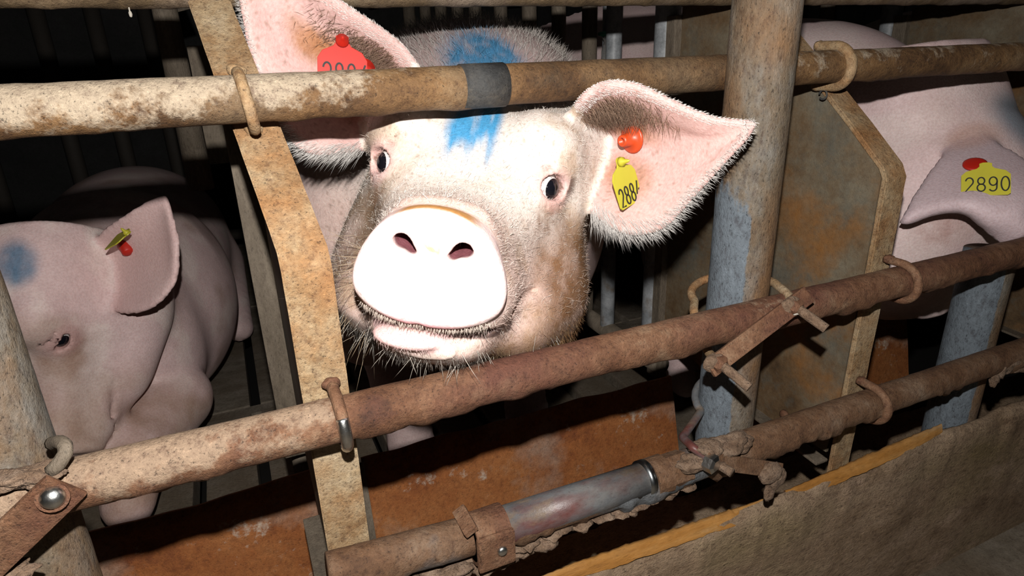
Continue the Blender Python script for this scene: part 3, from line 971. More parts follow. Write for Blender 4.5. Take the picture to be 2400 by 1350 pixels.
class Field:
    """distance field in a local frame: local = (p - o) @ A  (A columns are the axes in world)"""

    def __init__(self, o, A, xs, ys, zs, sc=1.0):
        self.sc = sc
        self.o, self.A = np.asarray(o, float), np.asarray(A, float)
        self.xs, self.ys, self.zs = xs, ys, zs
        self.F = np.full((len(xs), len(ys), len(zs)), 0.5, np.float32)

    def loc(self, p):
        return (np.asarray(p, float) - self.o) @ self.A / self.sc

    def wld(self, p):
        return np.asarray(p) @ self.A.T * self.sc + self.o

    def block(self, lo, hi):
        sl, g = [], []
        for a, l, h in zip((self.xs, self.ys, self.zs), lo, hi):
            i0 = max(0, np.searchsorted(a, l) - 1)
            i1 = min(len(a), np.searchsorted(a, h) + 1)
            sl.append(slice(i0, max(i1, i0 + 1)))
            g.append(a[sl[-1]])
        X, Y, Z = np.meshgrid(*g, indexing='ij', sparse=True)
        return tuple(sl), X, Y, Z

    def put(self, sl, d, k=0.02, sub=False):
        f = self.F[sl]
        if sub:
            d = -d
            h = np.clip(0.5 - 0.5 * (f - d) / k, 0, 1)
            self.F[sl] = f * (1 - h) + d * h + k * h * (1 - h)
        else:
            h = np.clip(0.5 + 0.5 * (d - f) / k, 0, 1)
            self.F[sl] = d * (1 - h) + f * h - k * h * (1 - h)

    def ell(self, c, r, k=0.02, sub=False, B=None, local=True, pad=None):
        """ellipsoid, radii r along the columns of B (local axes, default identity)"""
        c = np.asarray(c, float) if local else self.loc(c)
        B = (np.eye(3) if local else self.A.T) if B is None else (np.asarray(B) if local else self.A.T @ np.asarray(B))
        r = np.asarray(r, float) / (1.0 if local else self.sc)
        ext = np.sqrt(((B * r) ** 2).sum(1)) + (pad or (k + 0.03))
        sl, X, Y, Z = self.block(c - ext, c + ext)
        X, Y, Z = X - c[0], Y - c[1], Z - c[2]
        k0 = k1 = 0
        for i in range(3):
            t = (X * B[0, i] + Y * B[1, i] + Z * B[2, i]) / r[i]
            k0 = k0 + t * t
            k1 = k1 + (t / r[i]) ** 2
        k0 = np.sqrt(k0)
        d = k0 * (k0 - 1) / (np.sqrt(k1) + 1e-9)
        d = np.where(k0 < 1e-6, -r.min(), d).astype(np.float32)
        self.put(sl, d, k, sub)

    def cap(self, a, b, ra, rb, k=0.02, sub=False, local=True):
        """round cone from a to b"""
        a = np.asarray(a, float) if local else self.loc(a)
        b = np.asarray(b, float) if local else self.loc(b)
        if not local:
            ra, rb = ra / self.sc, rb / self.sc
        m = max(ra, rb) + k + 0.03
        sl, X, Y, Z = self.block(np.minimum(a, b) - m, np.maximum(a, b) + m)
        ab = b - a
        t = ((X - a[0]) * ab[0] + (Y - a[1]) * ab[1] + (Z - a[2]) * ab[2]) / (ab @ ab)
        t = np.clip(t, 0, 1)
        d = np.sqrt((X - a[0] - ab[0] * t) ** 2 + (Y - a[1] - ab[1] * t) ** 2 + (Z - a[2] - ab[2] * t) ** 2) - (ra + (rb - ra) * t)
        self.put(sl, d.astype(np.float32), k, sub)

    def sheet(self, patch, th, k=0.012, margin=0.03):
        """thin curved shell round a dense patch (n, m, 3) in world coordinates; th (n, m) half thickness"""
        n, m = patch.shape[:2]
        P = self.loc(patch.reshape(-1, 3))
        polys = [(i * m + j, i * m + j + 1, (i + 1) * m + j + 1, (i + 1) * m + j) for i in range(n - 1) for j in range(m - 1)]
        bvh = BVHTree.FromPolygons([tuple(p) for p in P], polys)
        sl, X, Y, Z = self.block(P.min(0) - margin, P.max(0) + margin)
        gx, gy, gz = X.ravel(), Y.ravel(), Z.ravel()
        D = np.full((len(gx), len(gy), len(gz)), 0.5, np.float32)
        st = 5
        act = np.zeros(D.shape, bool)
        step = max(np.diff(gx).max(), np.diff(gy).max(), np.diff(gz).max())
        for i in range(0, len(gx), st):
            for j in range(0, len(gy), st):
                for q in range(0, len(gz), st):
                    ii, jj, kk = min(i + st // 2, len(gx) - 1), min(j + st // 2, len(gy) - 1), min(q + st // 2, len(gz) - 1)
                    r = bvh.find_nearest((gx[ii], gy[jj], gz[kk]), 0.022 + step * st)
                    if r[0] is not None:
                        act[i:i + st, j:j + st, q:q + st] = True
        I, J, K = np.nonzero(act)
        fn = bvh.find_nearest
        thf = th.reshape(-1)
        tq = np.array([thf[p[0]] for p in polys])
        px, py, pz = gx[I].tolist(), gy[J].tolist(), gz[K].tolist()
        out = np.empty(len(I), np.float32)
        for t in range(len(I)):
            r = fn((px[t], py[t], pz[t]))
            out[t] = r[3] - tq[r[2]]
        D[I, J, K] = out
        self.put(sl, D, k)

    def mesh(self, smooth=1):
        V, Q = surface_nets(self.F, self.xs, self.ys, self.zs)
        if smooth:
            V = relax(V, Q, smooth)
        return V, Q


def dense(ctrl, n=44, m=36):
    """Catmull-Rom through a grid of control points"""
    C = np.asarray(ctrl, float)

    def cr(P, t):
        k = len(P)
        s = t * (k - 1)
        i = np.minimum(np.floor(s).astype(int), k - 2)
        f = (s - i).reshape((-1,) + (1,) * (P.ndim - 1))
        p0 = np.where((i == 0).reshape(f.shape), 2 * P[0] - P[1], P[np.maximum(i - 1, 0)])
        p1, p2 = P[i], P[i + 1]
        p3 = np.where((i == k - 2).reshape(f.shape), 2 * P[-1] - P[-2], P[np.minimum(i + 2, k - 1)])
        return 0.5 * ((2 * p1) + (p2 - p0) * f + (2 * p0 - 5 * p1 + 4 * p2 - p3) * f ** 2 + (3 * p1 - p0 - 3 * p2 + p3) * f ** 3)
    A = cr(C, np.linspace(0, 1, n))
    B = cr(A.transpose(1, 0, 2), np.linspace(0, 1, m)).transpose(1, 0, 2)
    return B


def ear_patch(rows, n=44, m=36, fold=0.0):
    P = dense([[at(*p) for p in r] for r in rows], n, m)
    if fold:
        # shallow lengthwise folds of the cartilage
        nn = np.cross(np.gradient(P, axis=0), np.gradient(P, axis=1))
        nn /= np.linalg.norm(nn, axis=2)[..., None] + 1e-12
        i, j = np.meshgrid(np.linspace(0, 1, n), np.linspace(0, 1, m), indexing='ij')
        amp = fold * np.sin(math.pi * np.clip(j, 0, 1)) * np.clip(1.1 - i, 0, 1) * np.clip(i * 5, 0, 1)
        P = P + nn * (amp * np.sin(j * 17 + i * 3.0 + 1.5 * np.sin(i * 5)))[..., None]
    return P


def spline(s, xs_, ys_):
    """smooth interpolation"""
    fine = np.linspace(xs_[0], xs_[-1], 240)
    v = np.interp(fine, xs_, ys_)
    ker = np.hanning(25)
    ker /= ker.sum()
    v = np.convolve(np.pad(v, 12, mode='reflect', reflect_type='odd'), ker, 'valid')
    return np.interp(s, fine, v)


EYE_L = np.array([0.0675, 0.148, 0.0535])       # eye centre in head coordinates (side, back from the nose disc, up)


def sculpt_head(fl_, open_eye=0.0112, jaw=True, back=0.36):
    """head coordinates: u sideways, s back from the nose disc, w up"""
    sl, U, S, W = fl_.block((-0.2, -0.03, -0.22), (0.2, 0.42, 0.2))
    s1 = S.ravel()
    # skull and snout loft: short dished snout, steep forehead
    ks = [0.004, 0.02, 0.05, 0.08, 0.105, 0.13, 0.15, 0.175, 0.21, 0.26, 0.32, 0.38]
    ka = [0.043, 0.047, 0.050, 0.057, 0.066, 0.077, 0.087, 0.097, 0.106, 0.111, 0.111, 0.105]
    kt = [0.037, 0.041, 0.043, 0.046, 0.055, 0.076, 0.098, 0.114, 0.123, 0.120, 0.105, 0.08]
    kb = [-0.039, -0.043, -0.046, -0.052, -0.06, -0.068, -0.075, -0.08, -0.09, -0.10, -0.11, -0.12]
    a = spline(s1, ks, ka).reshape(S.shape)
    t = spline(s1, ks, kt).reshape(S.shape)
    b = spline(s1, ks, kb).reshape(S.shape)
    c = (t + b) / 2
    h = (t - b) / 2
    nn = 2.5
    q = ((np.abs(U) / a) ** nn + (np.abs(W - c) / h) ** nn + 1e-9) ** (1 / nn)
    d = (q - 1) * np.minimum(a, h)
    d = np.maximum(d, 0.003 - S)
    d = np.maximum(d, S - back)
    fl_.put(sl, d.astype(np.float32), 0.004)
    # lower jaw loft
    if jaw:
        sl, U, S, W = fl_.block((-0.2, -0.0, -0.24), (0.2, 0.36, 0.05))
        s1 = S.ravel()
        ks = [0.012, 0.025, 0.05, 0.085, 0.125, 0.17, 0.22, 0.30]
        ka = [0.024, 0.037, 0.050, 0.064, 0.080, 0.096, 0.108, 0.112]
        kt = [-0.054, -0.048, -0.044, -0.04, -0.03, -0.02, -0.01, 0.0]
        kb = [-0.070, -0.080, -0.086, -0.090, -0.096, -0.108, -0.124, -0.14]
        a = spline(s1, ks, ka).reshape(S.shape)
        t = spline(s1, ks, kt).reshape(S.shape)
        b = spline(s1, ks, kb).reshape(S.shape)
        c, h = (t + b) / 2, (t - b) / 2
        q = ((np.abs(U) / a) ** 2.3 + (np.abs(W - c) / h) ** 2.3 + 1e-9) ** (1 / 2.3)
        d = (q - 1) * np.minimum(a, h)
        d = np.maximum(d, 0.010 - S)
        d = np.maximum(d, S - 0.30)
        fl_.put(sl, d.astype(np.float32), 0.008)
    # cheeks, jowls, brows
    for sg in (-1, 1):
        fl_.ell((sg * 0.080, 0.205, -0.050), (0.044, 0.075, 0.070), 0.035)
        fl_.ell((sg * 0.060, 0.135, -0.056), (0.038, 0.06, 0.040), 0.03)
        fl_.ell((sg * 0.060, 0.170, 0.082), (0.030, 0.034, 0.028), 0.022)
        fl_.ell((sg * 0.042, 0.062, -0.028), (0.020, 0.05, 0.024), 0.02)
    # bridge wrinkle behind the disc
    fl_.ell((0, 0.036, 0.034), (0.030, 0.010, 0.009), 0.012)
    # nose disc: rounded slab, widest below the middle
    sl, U, S, W = fl_.block((-0.09, -0.03, -0.08), (0.09, 0.05, 0.08))
    wn = (W + 0.001) / 0.0428
    wid = 0.0525 * (1 - 0.24 * np.clip(wn, -0.6, 1.2) - 0.05 * np.clip(wn, -1, 1) ** 2)
    q = ((np.abs(U) / wid) ** 2.35 + np.abs(wn) ** 2.35 + 1e-9) ** (1 / 2.35)
    dr = (q - 1) * 0.044
    dz = np.abs(S - 0.009 + 0.0035 * (1 - np.clip(q, 0, 1) ** 2)) - 0.009
    rr = 0.0065
    d = np.sqrt(np.maximum(dr + rr, 0) ** 2 + np.maximum(dz + rr, 0) ** 2) + np.minimum(np.maximum(dr + rr, dz + rr), 0) - rr
    fl_.put(sl, d.astype(np.float32), 0.005)
    # philtrum notch and nostrils
    fl_.ell((-0.004, 0.0, -0.0455), (0.0035, 0.02, 0.0035), 0.004, True)
    for sg in (-1, 1):
        fl_.ell((sg * 0.0225, -0.005, 0.0070), (0.0135, 0.0075, 0.0105), 0.007, True)
        fl_.cap((sg * 0.0215, -0.004, 0.0115), (sg * 0.0185, 0.035, 0.030), 0.0070, 0.0065, 0.003, True)
        fl_.cap((sg * 0.0145, -0.003, 0.0075), (sg * 0.0160, 0.03, 0.020), 0.0042, 0.004, 0.003, True)
        fl_.cap((sg * 0.025, -0.0045, 0.0125), (sg * 0.0345, -0.0035, 0.0085), 0.0022, 0.0012, 0.003, True)
        fl_.ell((sg * 0.0225, 0.0035, 0.0015), (0.0085, 0.007, 0.0085), 0.004)
    # mouth cut between lip and jaw
    fl_.ell((0, 0.010, -0.0500), (0.040, 0.03, 0.0045), 0.004, True)
    for sg in (-1, 1):
        fl_.cap((sg * 0.035, 0.018, -0.0495), (sg * 0.058, 0.05, -0.032), 0.0042, 0.0034, 0.004, True)
        fl_.cap((sg * 0.058, 0.05, -0.032), (sg * 0.073, 0.095, -0.028), 0.0034, 0.002, 0.004, True)
    # lower lip and tongue lying in the mouth
    if jaw:
        fl_.ell((-0.012, 0.018, -0.0570), (0.027, 0.020, 0.0085), 0.004)
    # eyes: bulging lids with an almond opening
    for sg in (-1, 1):
        c = EYE_L * [sg, 1, 1]
        ax = unit([sg * 0.70, -0.70, 0.12])
        B = frame(ax, (0, 0, 1.0))
        fl_.ell(c - ax * 0.002, (0.0185, 0.0185, 0.0185), 0.02)
        up = B[:, 1]
        side = B[:, 2]
        fl_.ell(c + ax * 0.013, (0.014, open_eye, 0.0145), 0.003, True, B)
        fl_.ell(c + ax * 0.004, (0.0135, 0.0128, 0.0135), 0.002, True, B)
        fl_.cap(c + ax * 0.012 + up * 0.0165 - side * 0.012, c + ax * 0.012 + up * 0.0165 + side * 0.012, 0.0013, 0.0013, 0.004, True)
        fl_.cap(c + ax * 0.008 + up * 0.0235 - side * 0.010, c + ax * 0.008 + up * 0.022 + side * 0.010, 0.0013, 0.0013, 0.005, True)
        fl_.cap(c + ax * 0.010 - up * 0.0155 - side * 0.012, c + ax * 0.012 - up * 0.0165 + side * 0.010, 0.0012, 0.0012, 0.004, True)


def eyeballs(fl_, parent, which=(-1, 1), look=(0.79, -0.61, 0.0), rad=0.0130):
    for sg in which:
        rad_ = rad * fl_.sc
        c = fl_.wld(EYE_L * [sg, 1, 1] + np.array([sg * 0.0008, -0.0008, 0]))
        ax = unit(fl_.A @ np.array([sg * look[0], look[1], look[2]]))
        e_ = obj('eyeball', *lathe(c, ax, [(rad_ * math.cos(a) + 1e-5, rad_ * math.sin(a)) for a in np.linspace(-1.57, 1.57, 22)], 28), 'sclera', parent, True)
        obj('iris', *lathe(c, ax, [(rad_ * 1.02 * math.cos(a) + 1e-5, rad_ * 1.02 * math.sin(a) + (0.0003 if a > 0.9 else 0)) for a in np.linspace(0.80, 1.57, 12)], 28), 'iris', e_, True)


def hairs(name, roots, dirs, length, rad, cols, parent, seed=0, droop=0.25):
    r_ = np.random.default_rng(seed)
    n = len(roots)
    d = dirs / (np.linalg.norm(dirs, axis=1)[:, None] + 1e-9)
    t = r_.normal(size=(n, 3))
    u = np.cross(d, t)
    u /= np.linalg.norm(u, axis=1)[:, None] + 1e-9
    w = np.cross(d, u)
    L = length[:, None]
    bend = r_.normal(size=(n, 3)) * 0.18 + np.array([0, 0, -droop])
    p0 = roots - d * 0.001
    p1 = roots + d * L * 0.55 + bend * L * 0.10
    p2 = roots + d * L + bend * L * 0.34
    rr = np.asarray(rad)[:, None] if np.ndim(rad) else rad
    V = np.empty((n, 7, 3))
    for j in range(3):
        a = j * 2 * math.pi / 3
        o_ = math.cos(a) * u + math.sin(a) * w
        V[:, j] = p0 + o_ * rr
        V[:, 3 + j] = p1 + o_ * rr * 0.75
    V[:, 6] = p2
    base = (np.arange(n) * 7)[:, None]
    tri = []
    for j in range(3):
        k = (j + 1) % 3
        tri += [(j, k, 3 + k), (j, 3 + k, 3 + j), (3 + j, 3 + k, 6)]
    F = (base[:, :, None] + np.array(tri)[None]).reshape(-1, 3)
    C = np.repeat(cols, 7, axis=0)
    o = obj(name, V.reshape(-1, 3), F.astype(np.int32), 'hair', parent, True, C)
    o['kind'] = 'stuff'
    return o


def mixc(c, new, f):
    return c * (1 - f[:, None]) + np.asarray(new) * f[:, None]


def blob(p, c, r):
    """soft 0..1 mask round point c (world)"""
    q = (p - np.asarray(c)) / np.asarray(r)
    return 1 - sstep(0.45, 1.0, np.sqrt((q ** 2).sum(1)))


def mesh_hit(P, Q, px, py):
    """first surface point of a mesh along the sight line"""
    d_ = unit(ray(px, py))
    t = P[Q].mean(1)
    perp = t - np.outer(t @ d_, d_)
    ang = np.linalg.norm(perp, axis=1)
    ok = ang < 0.02
    k = np.nonzero(ok)[0]
    n_ = np.cross(P[Q[k, 2]] - P[Q[k, 0]], P[Q[k, 3]] - P[Q[k, 1]])
    k = k[(n_ @ d_) < 0]
    dist = t[k] @ d_ + ang[k] * 0.5
    return t[k[np.argmin(dist)]]


# ---- stroke digits for the printed tags (unit box 0..0.6 x 0..1)
def arc(cx, cy, rx, ry, a0, a1, n=12):
    return [(cx + rx * math.cos(math.radians(a)), cy + ry * math.sin(math.radians(a))) for a in np.linspace(a0, a1, n)]


DIG = {'2': [arc(0.3, 0.72, 0.26, 0.28, 170, -35, 12) + [(0.04, 0.0), (0.58, 0.0)]],
       '8': [arc(0.3, 0.75, 0.23, 0.25, 0, 360, 18), arc(0.3, 0.26, 0.27, 0.26, 0, 360, 18)],
       '4': [[(0.42, 1.0), (0.03, 0.28), (0.6, 0.28)], [(0.45, 0.55), (0.45, 0.0)]],
       '9': [arc(0.3, 0.70, 0.26, 0.30, 0, 360, 18), [(0.56, 0.70), (0.54, 0.3)] + arc(0.28, 0.26, 0.26, 0.26, 0, -150, 10)],
       '0': [arc(0.3, 0.5, 0.27, 0.5, 0, 360, 24)]}


def digits(text, origin, ex, ey, h, w=0.62, stroke=0.075, gap=0.16):
    """thin raised print: stroke polygons in the plane (ex, ey)"""
    ex, ey = unit(ex), unit(ey)
    nz = np.cross(ex, ey)
    V, F = [], []
    x0 = 0.0
    for ch in text:
        for st in DIG[ch]:
            S_ = np.array([(x0 + p[0] * w / 0.62, p[1]) for p in st]) * h
            T = np.gradient(S_, axis=0)
            T /= np.linalg.norm(T, axis=1)[:, None] + 1e-9
            Nn = np.stack([-T[:, 1], T[:, 0]], 1) * stroke * h * 0.5
            b = len(V)
            for p, q in zip(S_, Nn):
                for sgn, zz in ((1, 0), (-1, 0), (-1, 0.0005), (1, 0.0005)):
                    r2 = p + q * sgn
                    V.append(np.asarray(origin) + ex * r2[0] + ey * r2[1] + nz * zz)
            for i in range(len(S_) - 1):
                for j in range(4):
                    k = (j + 1) % 4
                    F.append((b + i * 4 + j, b + i * 4 + k, b + (i + 1) * 4 + k, b + (i + 1) * 4 + j))
        x0 += w + gap
    return V, F


def flag_tag(parent, c, ex, ey, w, h, mat, label, text=None, th=0.0016, tx=(0.12, 0.12), dh=0.36, stud=True, dw=0.62, dgap=0.16):
    """two-piece ear tag panel: shouldered plate narrowing to a neck with a round stud"""
    ex, ey = unit(ex), unit(ey - unit(ex) * (np.asarray(ey) @ unit(ex)))
    nz = np.cross(ex, ey)
    pts = [(0.06, 0.0), (0.94, 0.0), (1.0, 0.05), (1.0, 0.62), (0.90, 0.74), (0.68, 0.82), (0.63, 0.88), (0.63, 0.97), (0.56, 1.0), (0.44, 1.0), (0.37, 0.97), (0.37, 0.88), (0.32, 0.82), (0.10, 0.74), (0.0, 0.62), (0.0, 0.05)]
    poly = [np.asarray(c) + ex * (x - 0.5) * w + ey * (y - 0.5) * h for x, y in pts]
    t = obj('ear_tag', *prism(poly, nz * th, 0.0004), mat, parent)
    t['label'] = label
    if stud:
        s0 = np.asarray(c) + ey * 0.40 * h + nz * th
        obj('stud', *lathe(s0, nz, [(w * 0.14, 0), (w * 0.13, 0.003), (w * 0.07, 0.005), (w * 0.05, 0.0085), (0.0003, 0.011)], 16), mat, t, True)
    if text:
        o = np.asarray(c) + ex * (tx[0] - 0.5) * w + ey * (tx[1] - 0.5) * h + nz * (th + 0.0001)
        obj('numerals', *digits(text, o, ex, ey, dh * h, dw, 0.085, dgap), 'print', t)['label'] = 'black printed number ' + text
    return t


SKIN = np.array([0.66, 0.49, 0.43])
PINK = np.array([0.60, 0.39, 0.36])
WHITE = np.array([0.72, 0.64, 0.58])
DIRT = np.array([0.20, 0.092, 0.032])
GREY = np.array([0.060, 0.052, 0.047])
BLUE = np.array([0.03, 0.26, 0.50])


def finish_pig(fl_, label, cat='pig', group=None, smooth=1):
    V, Q = fl_.mesh(smooth)
    return V, Q


# ================================================================== the middle sow
b_ = unit([0.062, -0.242, 0.97])
u_ = np.array([math.cos(math.radians(8.6)), math.sin(math.radians(8.6)), 0.0])
u_ = unit(u_ - b_ * (u_ @ b_))
w_ = np.cross(u_, b_)
A1 = R @ np.stack([u_, b_, w_], 1)
S1 = at(1007, 630, 0.43)
F1 = Field(S1, A1,
           axis_pts([(-1.0, -0.36, 0.02), (-0.36, -0.12, 0.0032), (-0.12, 0.12, 0.0021), (0.12, 0.36, 0.0032), (0.36, 0.60, 0.02)]),
           axis_pts([(-0.05, 0.05, 0.0018), (0.05, 0.26, 0.0030), (0.26, 0.36, 0.005), (0.36, 2.1, 0.02)]),
           axis_pts([(-0.80, -0.17, 0.02), (-0.17, -0.07, 0.0032), (-0.07, 0.08, 0.0020), (0.08, 0.36, 0.0032), (0.36, 0.7, 0.02)]))
# trunk, neck and legs in pen coordinates
F1.ell((0.345, 1.02, -0.235), (0.225, 0.32, 0.275), 0.06, local=False)
F1.ell((0.325, 1.50, -0.26), (0.245, 0.50, 0.29), 0.10, local=False)
F1.ell((0.35, 0.91, -0.10), (0.155, 0.19, 0.135), 0.06, local=False)
nk = F1.wld((0.0, 0.27, -0.01))
F1.cap(nk, (0.345, 0.95, -0.20), 0.112, 0.20, 0.06, local=False)
for x in (0.22, 0.46):
    F1.cap((x, 1.02, -0.42), (x, 1.03, -0.58), 0.085, 0.052, 0.05, local=False)
    F1.cap((x, 1.03, -0.58), (x, 1.0, -0.685), 0.046, 0.042, 0.03, local=False)
    F1.cap((x, 1.0, -0.685), (x, 0.97, -0.706), 0.04, 0.022, 0.02, local=False)
    F1.cap((x, 1.75, -0.36), (x, 1.80, -0.56), 0.12, 0.06, 0.05, local=False)
    F1.cap((x, 1.80, -0.56), (x, 1.76, -0.69), 0.05, 0.035, 0.03, local=False)
F1.cap((0.060, 0.190, 0.076), F1.loc(at(1366, 318, 0.640)), 0.044, 0.034, 0.025)
F1.cap((0.075, 0.195, 0.035), F1.loc(at(1362, 400, 0.645)), 0.036, 0.028, 0.025)
F1.cap((-0.060, 0.190, 0.076), F1.loc(at(915, 255, 0.650)), 0.044, 0.034, 0.025)
F1.ell(at(830, 560, 0.90), (0.10, 0.15, 0.19), 0.05, local=False)
sculpt_head(F1)
EAR_R = ear_patch([
    [(1345, 264, .568), (1368, 287, .598), (1390, 330, .62), (1392, 400, .62), (1385, 455, .61)],
    [(1378, 222, .536), (1415, 262, .578), (1440, 320, .612), (1425, 410, .607), (1402, 500, .595)],
    [(1430, 198, .538), (1462, 255, .566), (1490, 320, .594), (1490, 430, .588), (1470, 540, .578)],
    [(1500, 208, .532), (1522, 262, .556), (1545, 325, .578), (1560, 420, .573), (1550, 528, .565)],
    [(1580, 245, .528), (1592, 287, .545), (1605, 325, .558), (1620, 390, .556), (1622, 455, .550)],
    [(1665, 279, .522), (1670, 305, .530), (1678, 325, .535), (1685, 355, .535), (1684, 388, .532)],
    [(1765, 290, .510), (1762, 297, .513), (1758, 304, .514), (1752, 312, .514), (1745, 322, .512)]], fold=0.0022)
EAR_L = ear_patch([
    [(985, 172, .605), (955, 215, .635), (925, 255, .642), (895, 300, .63), (868, 336, .612)],
    [(935, 108, .594), (890, 160, .616), (855, 225, .620), (825, 300, .602), (800, 352, .586)],
    [(868, 58, .574), (815, 110, .592), (775, 180, .597), (735, 270, .582), (712, 345, .570)],
    [(800, 12, .556), (745, 60, .572), (705, 120, .576), (665, 200, .570), (645, 262, .562)],
    [(715, -55, .540), (675, -20, .550), (640, 30, .553), (612, 95, .553), (596, 135, .552)],
    [(605, -130, .525), (595, -100, .528), (585, -75, .530), (572, -45, .530), (564, -25, .530)]], fold=0.0022)


def ear_th(n, m, t0=0.0046, t1=0.0034):
    i = np.linspace(0, 1, n)[:, None]
    return np.repeat(t0 * (1 - i) + t1 * i, m, 1)


F1.sheet(EAR_R, ear_th(44, 36), 0.012)
F1.sheet(EAR_L, ear_th(44, 36), 0.012)
V, Q = F1.mesh(1)
N1 = vnormals(V, Q)
Wd = F1.wld(V)
Nw = N1 @ F1.A.T
u, s, w = V.T


def ear_info(P, patch):
    n, m = patch.shape[:2]
    pts = patch.reshape(-1, 3)
    polys = [(i * m + j, i * m + j + 1, (i + 1) * m + j + 1, (i + 1) * m + j) for i in range(n - 1) for j in range(m - 1)]
    bvh = BVHTree.FromPolygons([tuple(p) for p in pts], polys)
    lo, hi = pts.min(0) - 0.01, pts.max(0) + 0.01
    cand = np.nonzero(((P > lo) & (P < hi)).all(1))[0]
    dist = np.full(len(P), 9.0)
    ri = np.zeros(len(P))
    ci = np.zeros(len(P))
    side = np.zeros(len(P))
    for k in cand:
        r = bvh.find_nearest(tuple(P[k]), 0.012)
        if r[0] is None:
            continue
        dist[k] = r[3]
        ri[k] = (r[2] // (m - 1)) / (n - 2)
        ci[k] = (r[2] % (m - 1)) / (m - 2)
        v_ = P[k] - np.array(r[0])
        side[k] = np.sign(v_ @ (-np.array(r[0])))      # + faces the photographer's side
    return dist, ri, ci, side


eR = ear_info(Wd, EAR_R)
eL = ear_info(Wd, EAR_L)
col = np.tile(SKIN, (len(V), 1))
ns = vnoise(Wd, 28, 1, 4)
nf = vnoise(Wd, 120, 2, 3)
col = mixc(col, WHITE, sstep(0.03, 0.09, s) * sstep(-0.03, 0.04, w) * (s < 0.36))
earm = ((eR[0] < 0.0062) & (eR[1] > 0.06)) | ((eL[0] < 0.0062) & (eL[1] > 0.06))
col = mixc(col, PINK, earm.astype(float))
# tan grease inside the ears; cavity shading and dark hair painted as darker skin
for e_, patch, cs in ((eR, EAR_R, ((0.30, 0.42), (0.45, 0.40), (0.28, 0.75))), (eL, EAR_L, ((0.45, 0.35), (0.6, 0.4), (0.25, 0.6)))):
    for (a, c) in cs:
        q = np.hypot((e_[1] - a) / 0.22, (e_[2] - c) / 0.2)
        f_ = (1 - sstep(0.2, 1.0, q)) * (e_[0] < 0.0065) * (e_[3] > 0)
        col = mixc(col, (0.36, 0.155, 0.06), np.clip(f_ * (0.5 + 2.2 * (ns - 0.42)), 0, 0.85))
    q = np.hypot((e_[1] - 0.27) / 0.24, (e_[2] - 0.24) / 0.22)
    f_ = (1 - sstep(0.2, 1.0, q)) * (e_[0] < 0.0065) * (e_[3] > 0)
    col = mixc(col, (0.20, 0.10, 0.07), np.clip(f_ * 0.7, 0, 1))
disc = (1 - sstep(0.014, 0.022, s)) * (np.hypot(u / 0.059, w / 0.053) < 1.05) * (w > -0.0485)
col = mixc(col, (0.80, 0.62, 0.60), disc)
# orange rubbed rim on top of the disc, specks between the nostrils
rim = disc * sstep(0.027, 0.034, w) * (1 - sstep(0.02, 0.034, np.abs(u))) * sstep(0.001, 0.004, s)
col = mixc(col, (0.44, 0.21, 0.06), np.clip(rim, 0, 1))
spk = disc * (1 - sstep(0.3, 1.0, np.hypot((u - 0.001) / 0.012, (w - 0.016) / 0.013))) * sstep(0.50, 0.62, vnoise(V, 190, 6, 2))
col = mixc(col, (0.42, 0.22, 0.09), np.clip(spk * 0.8, 0, 1))
nos = (np.hypot((np.abs(u) - 0.0195) / 0.011, (w - 0.014) / 0.012) < 1.3) * sstep(0.003, 0.009, s) * (s < 0.04)
col = mixc(col, (0.10, 0.015, 0.025), nos * 0.95)
lowrim = (1 - sstep(0.012, 0.02, s)) * sstep(0.0, 1.0, ((-w - 0.035) / 0.008)) * (w > -0.049)
col = mixc(col, (0.62, 0.22, 0.27), np.clip(lowrim * 0.7, 0, 1))
# mouth interior, lip, chin
mouth = (np.hypot(u / 0.06, 0) < 1) * (s > 0.012) * (s < 0.09) * (np.abs(w + 0.048) < 0.006)
col = mixc(col, (0.06, 0.03, 0.03), mouth * 0.8)
tong = (np.hypot((u + 0.012) / 0.031, (w + 0.056) / 0.012) < 1) * (s < 0.05) * (s > -0.01) * (w < -0.0495)
col = mixc(col, (0.74, 0.50, 0.48), tong * 1.0)
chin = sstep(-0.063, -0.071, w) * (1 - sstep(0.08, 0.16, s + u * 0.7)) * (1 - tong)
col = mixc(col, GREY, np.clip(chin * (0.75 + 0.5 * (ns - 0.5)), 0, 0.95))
lipcr = np.clip((1 - np.abs(w + 0.0665) / 0.006), 0, 1) * (s < 0.06) * (vnoise(V, 150, 9, 3) > 0.5)
col = mixc(col, (0.46, 0.38, 0.33), lipcr * 0.8)
# tan grime on brows, temples and bridge; tiny specks
tn = sstep(0.46, 0.66, vnoise(Wd, 40, 21, 4)) * (s > 0.03) * (s < 0.3) * ~earm * (disc < 0.1)
col = mixc(col, (0.44, 0.29, 0.17), np.clip(tn * (0.15 + 0.45 * sstep(0.03, 0.08, np.abs(u))), 0, 0.6))
sp_ = sstep(0.70, 0.78, vnoise(Wd, 330, 23, 2)) * (s > 0.02) * (s < 0.33)
col = mixc(col, (0.20, 0.12, 0.07), np.clip(sp_ * 0.45, 0, 1))
